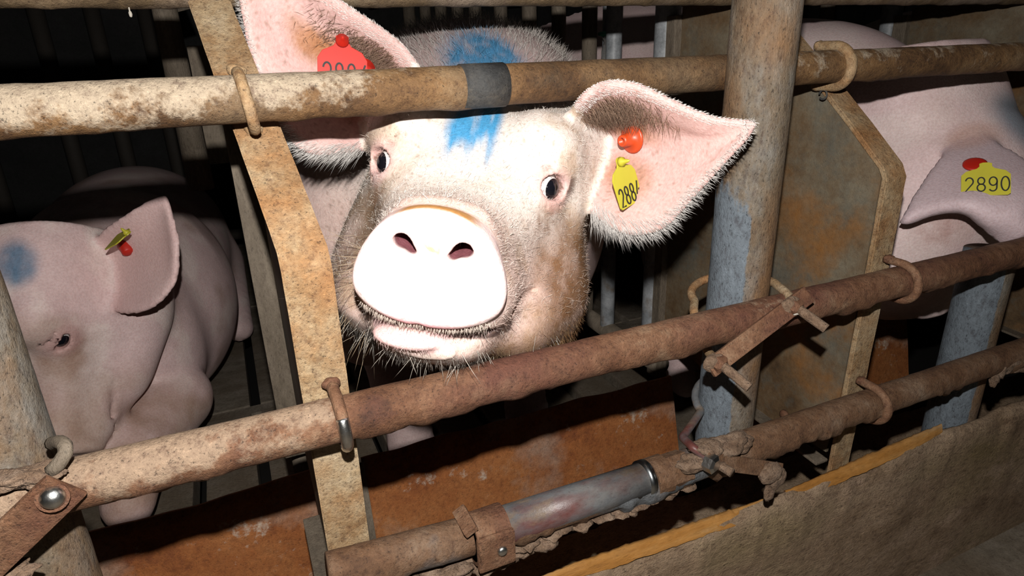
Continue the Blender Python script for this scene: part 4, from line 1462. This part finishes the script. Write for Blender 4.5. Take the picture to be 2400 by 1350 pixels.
# dirt on the cheeks, stronger on the right of the picture; tear stains
dr = sstep(0.05, 0.08, u) * sstep(0.05, 0.10, s) * (1 - sstep(0.0, 0.05, w)) * (s < 0.3)
col = mixc(col, DIRT, np.clip(dr * (0.45 + 2.0 * (ns - 0.42)), 0, 0.92))
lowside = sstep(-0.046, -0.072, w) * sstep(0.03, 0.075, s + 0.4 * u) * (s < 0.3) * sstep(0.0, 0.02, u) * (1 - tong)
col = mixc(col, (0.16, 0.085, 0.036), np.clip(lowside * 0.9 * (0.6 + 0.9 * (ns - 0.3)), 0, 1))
dl = sstep(-0.045, -0.07, u) * sstep(0.05, 0.10, s) * (1 - sstep(0.01, 0.05, w)) * (s < 0.3)
col = mixc(col, (0.16, 0.098, 0.055), np.clip(dl * (0.5 + 1.6 * (ns - 0.42)), 0, 0.9))
for sg in (-1, 1):
    t_ = np.hypot((u - sg * 0.076) / 0.020, (w - 0.028) / 0.020) + np.abs(s - 0.13) / 0.08
    col = mixc(col, (0.20, 0.10, 0.05), np.clip((1 - sstep(0.3, 1.2, t_)) * (0.15 + 1.9 * (nf - 0.38)), 0, 0.8))
    e_ = np.linalg.norm((V - EYE_L * [sg, 1, 1]) / [0.024, 0.026, 0.024], axis=1)
    col = mixc(col, (0.70, 0.42, 0.40), np.clip((1 - sstep(0.75, 1.25, e_)) * 0.75, 0, 1))
    e_ = np.linalg.norm((V - (EYE_L + [0.010, 0.004, 0.004]) * [sg, 1, 1]) / [0.020, 0.020, 0.012], axis=1)
    col = mixc(col, (0.10, 0.05, 0.03), np.clip((1 - sstep(0.8, 1.2, e_)) * (s > 0.150) * (np.abs(u) > 0.071) * 0.8, 0, 1))  # darker skin at the outer eye corner
# blue marker on the forehead and on the nape
bl = (1 - sstep(0.55, 1.0, np.abs(u + 0.001) / 0.029)) * sstep(0.064, 0.092, w + 0.012 * (vnoise(V * [1, 0, 0], 160, 33, 2) - 0.5) * 2) * (s < 0.25)
bfd = np.clip(bl * (0.8 + 1.3 * (vnoise(V * [1, 0.25, 0.3], 150, 12, 3) - 0.4)), 0, 0.95)
col = mixc(col, BLUE, bfd)
nape = mesh_hit(Wd, Q, 1140, 112)
bn = blob(Wd, nape, (0.062, 0.13, 0.075)) * (s > 0.24)
bnp = np.clip(bn * (0.6 + 1.6 * (vnoise(Wd, 90, 13, 3) - 0.35)), 0, 0.9)
greyb = sstep(0.30, 0.38, s)
col = mixc(col, (0.54, 0.41, 0.40), greyb * 0.8)
col = mixc(col, BLUE * 0.85, bnp)
col *= (0.90 + 0.2 * nf)[:, None]
sow = empty('sow', (0.33, 1.1, FZ), 'white sow poking her snout between the rails, blue stripe on forehead, tags 2884', 'pig', 'sows in the crates')
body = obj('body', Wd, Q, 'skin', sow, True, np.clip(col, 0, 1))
eyeballs(F1, sow)

# bristles
hr = np.random.default_rng(5)
face = (s < 0.33) & ~earm & ~(disc > 0.3)
# approximate vertex area for even sampling
a4 = np.linalg.norm(np.cross(Wd[Q[:, 2]] - Wd[Q[:, 0]], Wd[Q[:, 3]] - Wd[Q[:, 1]]), axis=1)
va = np.zeros(len(V))
for k in range(4):
    np.add.at(va, Q[:, k], a4 / 8)


def pick(mask, count):
    idx = np.nonzero(mask)[0]
    p = va[idx] / va[idx].sum()
    return hr.choice(idx, size=count, p=p)


toward = Nw @ np.array([0, 0, 0]) if False else (Nw * (-Wd / np.linalg.norm(Wd, axis=1)[:, None])).sum(1)
backd = F1.A[:, 1]
upd = F1.A[:, 2]
seen = toward > -0.35
# face fur: lies back along the head
i1 = pick(face & seen & (np.abs(u) < 0.2), 30000)
jit = hr.normal(size=(len(i1), 3)) * 0.28
d1 = Nw[i1] * 0.30 + backd * (0.75 + 0.3 * (w[i1, None] < -0.06)) + jit - upd * np.where(w[i1] < -0.05, 0.8, 0.0)[:, None]
l1 = 0.0062 * (0.6 + 0.8 * hr.random(len(i1))) * (1 + 1.5 * sstep(-0.06, -0.095, w[i1]) + 0.5 * sstep(0.2, 0.3, s[i1]))
c1 = mixc(col[i1] * 1.05, (0.80, 0.76, 0.70), np.clip((0.45 - 0.33 * sstep(-0.03, -0.07, w[i1])) * (1 - 0.6 * (u[i1] > 0.05) * (w[i1] < 0.03)) + 0.2 * hr.normal(size=len(i1)), 0, 0.9))
c1 = mixc(c1, (0.22, 0.20, 0.18), np.clip(chin[i1] * 0.85, 0, 1))
c1 = mixc(c1, BLUE * 1.1, np.clip(np.maximum(bfd, bnp)[i1] * 0.95, 0, 1))
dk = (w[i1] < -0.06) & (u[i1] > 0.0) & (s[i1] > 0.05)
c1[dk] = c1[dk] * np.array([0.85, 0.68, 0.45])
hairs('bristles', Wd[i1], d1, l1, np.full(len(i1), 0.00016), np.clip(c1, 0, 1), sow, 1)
# nape bristles, standing up
i2 = pick((s >= 0.30) & (Wd[:, 2] > -0.12) & (Wd[:, 1] < 1.25) & (toward > -0.5), 11000)
d2 = Nw[i2] * 0.9 + np.array([0, 0.35, 0.25]) + hr.normal(size=(len(i2), 3)) * 0.35
l2 = 0.016 * (0.5 + 0.9 * hr.random(len(i2)))
c2 = mixc(np.tile(np.array([0.55, 0.50, 0.46]), (len(i2), 1)), BLUE * 1.1, np.clip(bnp[i2], 0, 1))
hairs('bristles', Wd[i2], d2, l2, np.full(len(i2), 0.00026), np.clip(c2, 0, 1), sow, 2)
# ear fringes
for e_, patch, sd in ((eR, EAR_R, 3), (eL, EAR_L, 4)):
    edge = (e_[0] < 0.0065) & ((e_[2] > 0.955) | (e_[1] > 0.97)) & (e_[1] > 0.06)
    i3 = pick(edge, 2600)
    ctr = patch[22, 16]
    n_, m_ = patch.shape[:2]
    rr_ = np.clip((e_[1][i3] * (n_ - 2)).astype(int), 0, n_ - 2)
    outw = patch[rr_, m_ - 1] - patch[rr_, m_ - 6]
    outw /= np.linalg.norm(outw, axis=1)[:, None] + 1e-9
    along = patch[np.minimum(rr_ + 1, n_ - 1), m_ - 1] - patch[rr_, m_ - 1]
    along /= np.linalg.norm(along, axis=1)[:, None] + 1e-9
    d3 = outw * 0.75 + along * 0.75 + Nw[i3] * 0.12 + hr.normal(size=(len(i3), 3)) * 0.16
    l3 = (0.021 * (1 - 0.65 * e_[1][i3])) * (0.2 + 0.9 * hr.random(len(i3)) ** 1.6)
    l3 *= 1 + 0.5 * (1 - sstep(0.1, 0.4, e_[1][i3]))
    c3 = np.tile(np.array([0.68, 0.65, 0.62]), (len(i3), 1)) * (0.7 + 0.4 * hr.random((len(i3), 1)))
    hairs('ear_fringe', Wd[i3], d3, l3, np.full(len(i3), 0.00017), np.clip(c3, 0, 1), sow, sd)
    edge = (e_[0] < 0.0065) & (e_[2] < 0.05) & (e_[1] > 0.03)
    i3 = pick(edge, 1800)
    d3 = Nw[i3] * 0.22 + hr.normal(size=(len(i3), 3)) * 0.15 + (patch[-1, 0] - patch[10, 0]) * 5.0
    l3 = 0.0032 * (0.4 + 0.8 * hr.random(len(i3)))
    c3 = np.tile(np.array([0.72, 0.66, 0.62]), (len(i3), 1))
    hairs('ear_fringe', Wd[i3], d3, l3, np.full(len(i3), 0.0002), c3, sow, sd + 10)
    # dark hair inside the ear cavity
    cav = (e_[0] < 0.0065) & (e_[3] > 0) & (e_[1] < 0.7) & (e_[2] < 0.45) & (e_[2] > 0.04)
    i4 = pick(cav, 5500)
    i4 = i4[hr.random(len(i4)) < np.exp(-((e_[1][i4] - 0.2) / 0.28) ** 2 - ((e_[2][i4] - 0.2) / 0.14) ** 2)]
    d4 = Nw[i4] * 0.6 + (patch[30, 20] - patch[2, 12]) * 4.0 + hr.normal(size=(len(i4), 3)) * 0.25
    l4 = 0.013 * (0.4 + 0.8 * hr.random(len(i4)))
    c4_ = np.tile(np.array([0.20, 0.13, 0.09]), (len(i4), 1)) * (0.5 + 1.2 * hr.random((len(i4), 1)))
    hairs('ear_hair', Wd[i4], d4, l4, np.full(len(i4), 0.00017), np.clip(c4_, 0, 1), sow, sd + 20)
# long whiskers on the chin and lips
i5 = pick((w < -0.06) & (s < 0.12) & (s > 0.012) & seen, 170)
d5 = Nw[i5] * 0.8 - upd * 0.75 + hr.normal(size=(len(i5), 3)) * 0.35
l5 = 0.022 * (0.4 + 0.9 * hr.random(len(i5)))
c5 = np.tile(np.array([0.42, 0.38, 0.33]), (len(i5), 1)) * (0.5 + 0.9 * hr.random((len(i5), 1)))
hairs('whiskers', Wd[i5], d5, l5, np.full(len(i5), 0.0002), np.clip(c5, 0, 1), sow, 30, 0.1)
i5 = pick((u < -0.05) & (s > 0.03) & (s < 0.14) & (w < 0.0) & seen, 60)
d5 = Nw[i5] * 0.9 - upd * 0.5 + hr.normal(size=(len(i5), 3)) * 0.35
hairs('whiskers', Wd[i5], d5, 0.045 * (0.5 + 0.8 * hr.random(len(i5))), np.full(len(i5), 0.0002), np.tile(np.array([0.36, 0.27, 0.18]), (len(i5), 1)), sow, 31, 0.1)
# short fringe under the nose disc rim
i6 = pick((disc > 0.2) & (w < -0.034) & (s > 0.004), 900)
d6 = -upd + hr.normal(size=(len(i6), 3)) * 0.25 + Nw[i6] * 0.3
hairs('whiskers', Wd[i6], d6, 0.006 * (0.5 + 0.8 * hr.random(len(i6))), np.full(len(i6), 0.0002), np.tile(np.array([0.5, 0.42, 0.36]), (len(i6), 1)), sow, 32, 0.0)

# ear tags of the middle sow


def on_ear(patch, px, py):
    """point of the ear surface seen at that place, and the local frame"""
    r = ray(px, py)
    r = r / np.linalg.norm(r)
    n, m = patch.shape[:2]
    pts = patch.reshape(-1, 3)
    polys = [(i * m + j, i * m + j + 1, (i + 1) * m + j + 1, (i + 1) * m + j) for i in range(n - 1) for j in range(m - 1)]
    bvh = BVHTree.FromPolygons([tuple(p) for p in pts], polys)
    h_ = bvh.ray_cast((0, 0, 0), tuple(r))
    nrm = np.array(h_[1])
    if nrm @ r > 0:
        nrm = -nrm
    return np.array(h_[0]), nrm, r


cdx, cdy = R @ np.array([1.0, 0, 0]), R @ np.array([0, -1.0, 0])
p, nrm, r = on_ear(EAR_R, 1464, 425)
exv = unit(cdx * 0.60 + cdy * 0.34 + r * 0.55)
flag_tag(sow, p - r * 0.026, exv, cdy + cdx * 0.05, 0.032, 0.045, 'yellow_plastic', 'yellow tag with black number 2884 in the right-hand ear', '2884', tx=(0.06, 0.05), dh=0.36, dw=0.36, dgap=0.12)
p, nrm, r = on_ear(EAR_R, 1482, 325)
ax = unit(nrm * 0.4 - r * 0.55 - cdx * 0.75 - cdy * 0.15)
bt = obj('ear_button', *lathe(p - r * 0.008, ax, [(0.0135, 0), (0.0138, 0.0012), (0.012, 0.0022), (0.0062, 0.003), (0.0056, 0.012), (0.0052, 0.0145), (0.003, 0.0145), (0.0028, 0.011)], 24), 'orange_plastic', sow, True)
bt['label'] = 'round orange button tag in the right-hand ear'
p, nrm, r = on_ear(EAR_L, 800, 140)
vn = unit(nrm * 0.5 - r)
exv = unit(np.cross(cdy - cdx * 0.02, vn))
flag_tag(sow, at(803, 158, np.linalg.norm(p) / np.linalg.norm(ray(800, 140)) - 0.022), exv, cdy + cdx * 0.10, 0.044, 0.058, 'red_plastic', 'red tag with black number 2884 in the left-hand ear', '2884', tx=(0.10, 0.22), dh=0.33, dw=0.42, dgap=0.14)
p2 = at(852, 168, np.linalg.norm(p) / np.linalg.norm(ray(852, 168)) - 0.012)
obj('ear_button', *lathe(p2, unit(-r + cdx * 0.5), [(0.012, 0), (0.012, 0.0015), (0.006, 0.003), (0.005, 0.010), (0.002, 0.011)], 20), 'red_plastic', sow, True)

# ================================================================== the other sows


def pig_axes(b, w):
    b = unit(b)
    w = unit(np.asarray(w, float) - b * (np.asarray(w, float) @ b))
    return np.stack([np.cross(b, w), b, w], 1)


def pig_colors(P, V, seed, dirty=0.35):
    ns_ = vnoise(P, 16, seed, 4)
    nf_ = vnoise(P, 110, seed + 3, 2)
    c = np.tile(np.array([0.70, 0.52, 0.505]), (len(P), 1))
    c = mixc(c, (0.76, 0.62, 0.58), sstep(0.45, 0.65, ns_))
    c = mixc(c, (0.34, 0.22, 0.15), np.clip(sstep(0.5, 0.75, vnoise(P, 11, seed + 7, 5)) * dirty * 1.4, 0, 1))
    return c * (0.92 + 0.16 * nf_)[:, None]


# ---- left sow, lying with her head low and turned; head frame set from the eye
b2, w2 = np.array([-0.20, -0.95, 0.22]), np.array([-0.12, 0.26, -0.95])
A2c = pig_axes(b2, w2)
A2 = R @ A2c
SC2 = 1.12
S2 = at(135, 790, 0.92) - A2 @ (EYE_L * SC2)
F2 = Field(S2, A2,
           axis_pts([(-0.75, -0.2, 0.02), (-0.2, 0.42, 0.0045), (0.42, 1.1, 0.02)]),
           axis_pts([(-0.5, -0.04, 0.015), (-0.04, 0.44, 0.0045), (0.44, 1.0, 0.02)]),
           axis_pts([(-1.4, -0.32, 0.02), (-0.32, 0.22, 0.0045), (0.22, 0.4, 0.02)]), SC2)
sculpt_head(F2, 0.0045, True, 0.30)
F2.ell((-0.27, 1.95, -0.49), (0.235, 0.55, 0.225), 0.03, local=False)
F2.ell((-0.24, 1.50, -0.48), (0.205, 0.28, 0.235), 0.05, local=False)
F2.cap(F2.wld((0.0, 0.24, -0.08)), (-0.25, 1.42, -0.40), 0.105, 0.17, 0.03, local=False)
F2.ell(at(345, 800, 1.20), (0.10, 0.13, 0.165), 0.02, local=False)
F2.cap(at(400, 935, 1.17), at(310, 1065, 1.05), 0.072, 0.055, 0.008, local=False)
F2.cap(at(310, 1065, 1.05), at(300, 1180, 1.0), 0.055, 0.04, 0.02, local=False)
F2.cap((-0.09, 1.95, -0.56), (-0.055, 1.75, -0.685), 0.08, 0.038, 0.04, local=False)
EAR_2 = ear_patch([
    [(222, 585, .99), (212, 640, 1.015), (228, 690, 1.01), (252, 715, .985)],
    [(250, 542, .955), (258, 610, .995), (275, 675, .985), (300, 730, .95)],
    [(300, 508, .93), (322, 575, .96), (345, 645, .95), (362, 712, .925)],
    [(345, 480, .92), (368, 530, .935), (392, 590, .93), (408, 655, .915)],
    [(385, 462, .915), (392, 480, .917), (402, 515, .915), (414, 570, .912)]], 36, 30)
F2.sheet(EAR_2, np.full((36, 30), 0.0052 / SC2), 0.012)
V, Q = F2.mesh(2)
Wd = F2.wld(V)
u, s, w = V.T
col = pig_colors(Wd, V, 41)
e2 = ear_info(Wd, EAR_2)
em = (e2[0] < 0.009) & (e2[1] > 0.08)
col = mixc(col, (0.76, 0.53, 0.51), em * 0.8)
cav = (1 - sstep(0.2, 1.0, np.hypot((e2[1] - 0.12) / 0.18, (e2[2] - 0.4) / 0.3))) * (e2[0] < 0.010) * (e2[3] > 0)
col = mixc(col, (0.34, 0.14, 0.11), np.clip(cav * (0.2 + 1.2 * (vnoise(Wd, 70, 5, 3) - 0.35)), 0, 0.8))  # shading of the ear hollow painted into the skin colour
col = mixc(col, (0.05, 0.17, 0.29), np.clip(blob(Wd, mesh_hit(Wd, Q, 8, 592), (0.036, 0.06, 0.042)) * (0.6 + 0.9 * (vnoise(Wd, 50, 61, 3) - 0.3)), 0, 1))
for sg in (1,):
    t_ = np.linalg.norm((V - (EYE_L + [0.0, -0.02, -0.012])) / [0.05, 0.06, 0.045], axis=1)
    col = mixc(col, (0.30, 0.15, 0.09), np.clip((1 - sstep(0.2, 1.1, t_)) * (0.2 + 1.5 * (vnoise(Wd, 60, 8, 3) - 0.38)), 0, 0.75))
    t_ = np.linalg.norm((V - EYE_L) / [0.03, 0.03, 0.03], axis=1)
    col = mixc(col, (0.58, 0.36, 0.34), (1 - sstep(0.6, 1.1, t_)) * 0.7)
col = mixc(col, (0.36, 0.22, 0.15), np.clip(sstep(0.14, 0.04, s) * (0.35 + 1.6 * (vnoise(Wd, 22, 9, 4) - 0.4)), 0, 0.75))
left_sow = empty('sow', (-0.26, 1.4, FZ), 'pink sow lying low behind the left strut with a blue smudge and one raised ear', 'pig', 'sows in the crates')
obj('body', Wd, Q, 'skin', left_sow, True, np.clip(col, 0, 1))
eyeballs(F2, left_sow, (1,), (0.70, -0.70, 0.0), 0.0122)
p, nrm, r = on_ear(EAR_2, 285, 555)
q1, q2 = at(250, 572, 0.935), at(312, 540, 0.905)
ey_ = unit(q2 - q1)
vn = unit(np.cross(ey_, cdx * 0.6 - cdy * 0.8))
vn = vn if vn @ r < 0 else -vn
flag_tag(left_sow, at(283, 558, 0.900), np.cross(ey_, unit(vn * 0.75 + cdy * 0.9)), ey_, 0.034, 0.046, 'yellow_plastic', 'yellow ear tag seen almost edge-on', None)
p, nrm, r = on_ear(EAR_2, 295, 582)
obj('ear_button', *lathe(p - r * 0.014, unit(nrm * 0.3 + cdx * 0.6 - cdy * 0.5), [(0.009, -0.012), (0.010, -0.006), (0.0085, 0.0), (0.0085, 0.008), (0.0065, 0.010)], 14), 'red_plastic', left_sow, True)['label'] = 'short red plug through the ear'

# ---- right sow: head down behind the chin rail, ear flopped forward
A3 = pig_axes((0.0, 0.25, 0.968), (0.0, -0.968, 0.25))
SC3 = 1.16
poll = np.array([1.0, 0.555, -0.135])
S3 = poll - A3 @ (np.array([0, 0.235, 0.115]) * SC3)
F3 = Field(S3, A3,
           axis_pts([(-0.4, -0.22, 0.015), (-0.22, 0.2, 0.0055), (0.2, 0.45, 0.015)]),
           axis_pts([(-0.35, -0.04, 0.015), (-0.04, 0.42, 0.0055), (0.42, 0.6, 0.015)]),
           axis_pts([(-1.6, -0.35, 0.02), (-0.35, 0.2, 0.0055), (0.2, 0.3, 0.015)]), SC3)
F3.ell((0.945, 0.98, -0.225), (0.225, 0.30, 0.255), 0.06, local=False)
F3.ell((0.93, 1.55, -0.16), (0.262, 0.58, 0.29), 0.06, local=False)
F3.ell((0.995, 0.86, -0.12), (0.15, 0.19, 0.145), 0.06, local=False)
F3.cap((1.0, 0.64, -0.20), (0.965, 0.92, -0.22), 0.135, 0.215, 0.06, local=False)
F3.ell((0.965, 0.66, -0.29), (0.155, 0.13, 0.15), 0.05, local=False)
for x in (0.83, 1.08):
    F3.cap((x, 1.0, -0.42), (x, 1.0, -0.58), 0.085, 0.052, 0.05, local=False)
    F3.cap((x, 1.0, -0.58), (x, 0.97, -0.69), 0.046, 0.038, 0.03, local=False)
    F3.cap((x, 1.75, -0.36), (x, 1.80, -0.56), 0.12, 0.06, 0.05, local=False)
    F3.cap((x, 1.80, -0.56), (x, 1.76, -0.69), 0.05, 0.035, 0.03, local=False)
sculpt_head(F3, 0.005)
EAR_3 = ear_patch([
    [(2232, 350, .865), (2285, 332, .865), (2340, 348, .85), (2400, 385, .825), (2445, 430, .81)],
    [(2196, 395, .845), (2255, 388, .835), (2325, 402, .815), (2390, 440, .79), (2445, 478, .78)],
    [(2158, 450, .835), (2226, 440, .815), (2300, 452, .79), (2370, 490, .772), (2435, 520, .765)],
    [(2122, 514, .83), (2192, 488, .81), (2265, 484, .785), (2318, 515, .778), (2385, 554, .782)],
    [(2122, 520, .84), (2194, 494, .825), (2262, 492, .81), (2305, 525, .80), (2350, 566, .797)]], 40, 40)
F3.sheet(EAR_3, np.full((40, 40), 0.0062 / SC3), 0.012)
V, Q = F3.mesh(2)
Wd = F3.wld(V)
col = pig_colors(Wd, V, 57, 0.25)
col = mixc(col, (0.74, 0.58, 0.58), np.ones(len(V)) * 0.4)
e3 = ear_info(Wd, EAR_3)
em = (e3[0] < 0.009)
col = mixc(col, (0.56, 0.44, 0.47), em * 0.8)
col = mixc(col, (0.10, 0.20, 0.27), np.clip(blob(Wd, at(2395, 285, 0.90), (0.09, 0.07, 0.06)) * 0.7, 0, 1))
fold = blob(Wd, at(2285, 325, 0.87), (0.07, 0.03, 0.03))
col = mixc(col, (0.46, 0.24, 0.16), np.clip(fold * 0.45, 0, 1))
ck = blob(Wd, at(2250, 550, 0.86), (0.07, 0.07, 0.05))
col = mixc(col, (0.40, 0.20, 0.16), np.clip(ck * 1.1 * (vnoise(Wd, 60, 3, 3) - 0.25), 0, 0.7))
right_sow = empty('sow', (0.95, 1.1, FZ), 'pink sow at the right with head down and floppy ear tagged 2890', 'pig', 'sows in the crates')
obj('body', Wd, Q, 'skin', right_sow, True, np.clip(col, 0, 1))
eyeballs(F3, right_sow, (-1, 1), (0.7, -0.7, 0.0), 0.0122)
p, nrm, r = on_ear(EAR_3, 2305, 432)
vn = unit(nrm * 0.55 - r * 0.75)
ex3 = unit(cdx * 0.97 - cdy * 0.16)
ex3 = unit(ex3 - vn * (ex3 @ vn))
ey3 = unit(np.cross(vn, ex3) + ex3 * 0.22)
flag_tag(right_sow, p + vn * 0.016, ex3, ey3, 0.050, 0.044, 'yellow_plastic', 'yellow tag with black number 2890 on the back of the floppy ear', '2890', tx=(0.08, 0.12), dh=0.42, dw=0.50, dgap=0.15, stud=False)
p, nrm, r = on_ear(EAR_3, 2285, 386)
obj('ear_button', *lathe(p - r * 0.017, unit(nrm * 0.6 - r * 0.5 + cdy * 0.5), [(0.0135, 0), (0.0135, 0.0014), (0.011, 0.0024), (0.003, 0.0028)], 22), 'red_plastic', right_sow, True)['label'] = 'red round button on the back of the floppy ear'

# ---- far sow in the pen beyond the right one, only her back shows
A4 = np.stack([(1.0, 0, 0), (0, 1.0, 0), (0, 0, 1.0)], 1)
F4 = Field((1.52, 0.58, -0.33), A4, axis_pts([(-0.4, 0.4, 0.013)]), axis_pts([(-0.05, 1.9, 0.016)]), axis_pts([(-0.46, 0.5, 0.013)]))
F4.ell((1.52, 1.05, -0.21), (0.22, 0.30, 0.27), 0.06, local=False)
F4.ell((1.50, 1.65, -0.21), (0.25, 0.55, 0.29), 0.10, local=False)
F4.cap((1.52, 0.84, -0.28), (1.52, 1.05, -0.22), 0.13, 0.2, 0.06, local=False)
for x in (1.39, 1.64):
    F4.cap((x, 1.05, -0.42), (x, 1.02, -0.69), 0.08, 0.038, 0.05, local=False)
    F4.cap((x, 1.80, -0.36), (x, 1.82, -0.69), 0.12, 0.038, 0.05, local=False)
sculpt_head(F4)
V, Q = F4.mesh(2)
Wd = F4.wld(V)
far_sow = empty('sow', (1.52, 1.2, FZ), 'dim pinkish sow farthest right whose back shows below the topmost rail', 'pig', 'sows in the crates')
obj('body', Wd, Q, 'skin', far_sow, True, np.clip(pig_colors(Wd, V, 71), 0, 1))
for o in bpy.data.objects:
    if '_o' in o.keys():
        del o['_o']
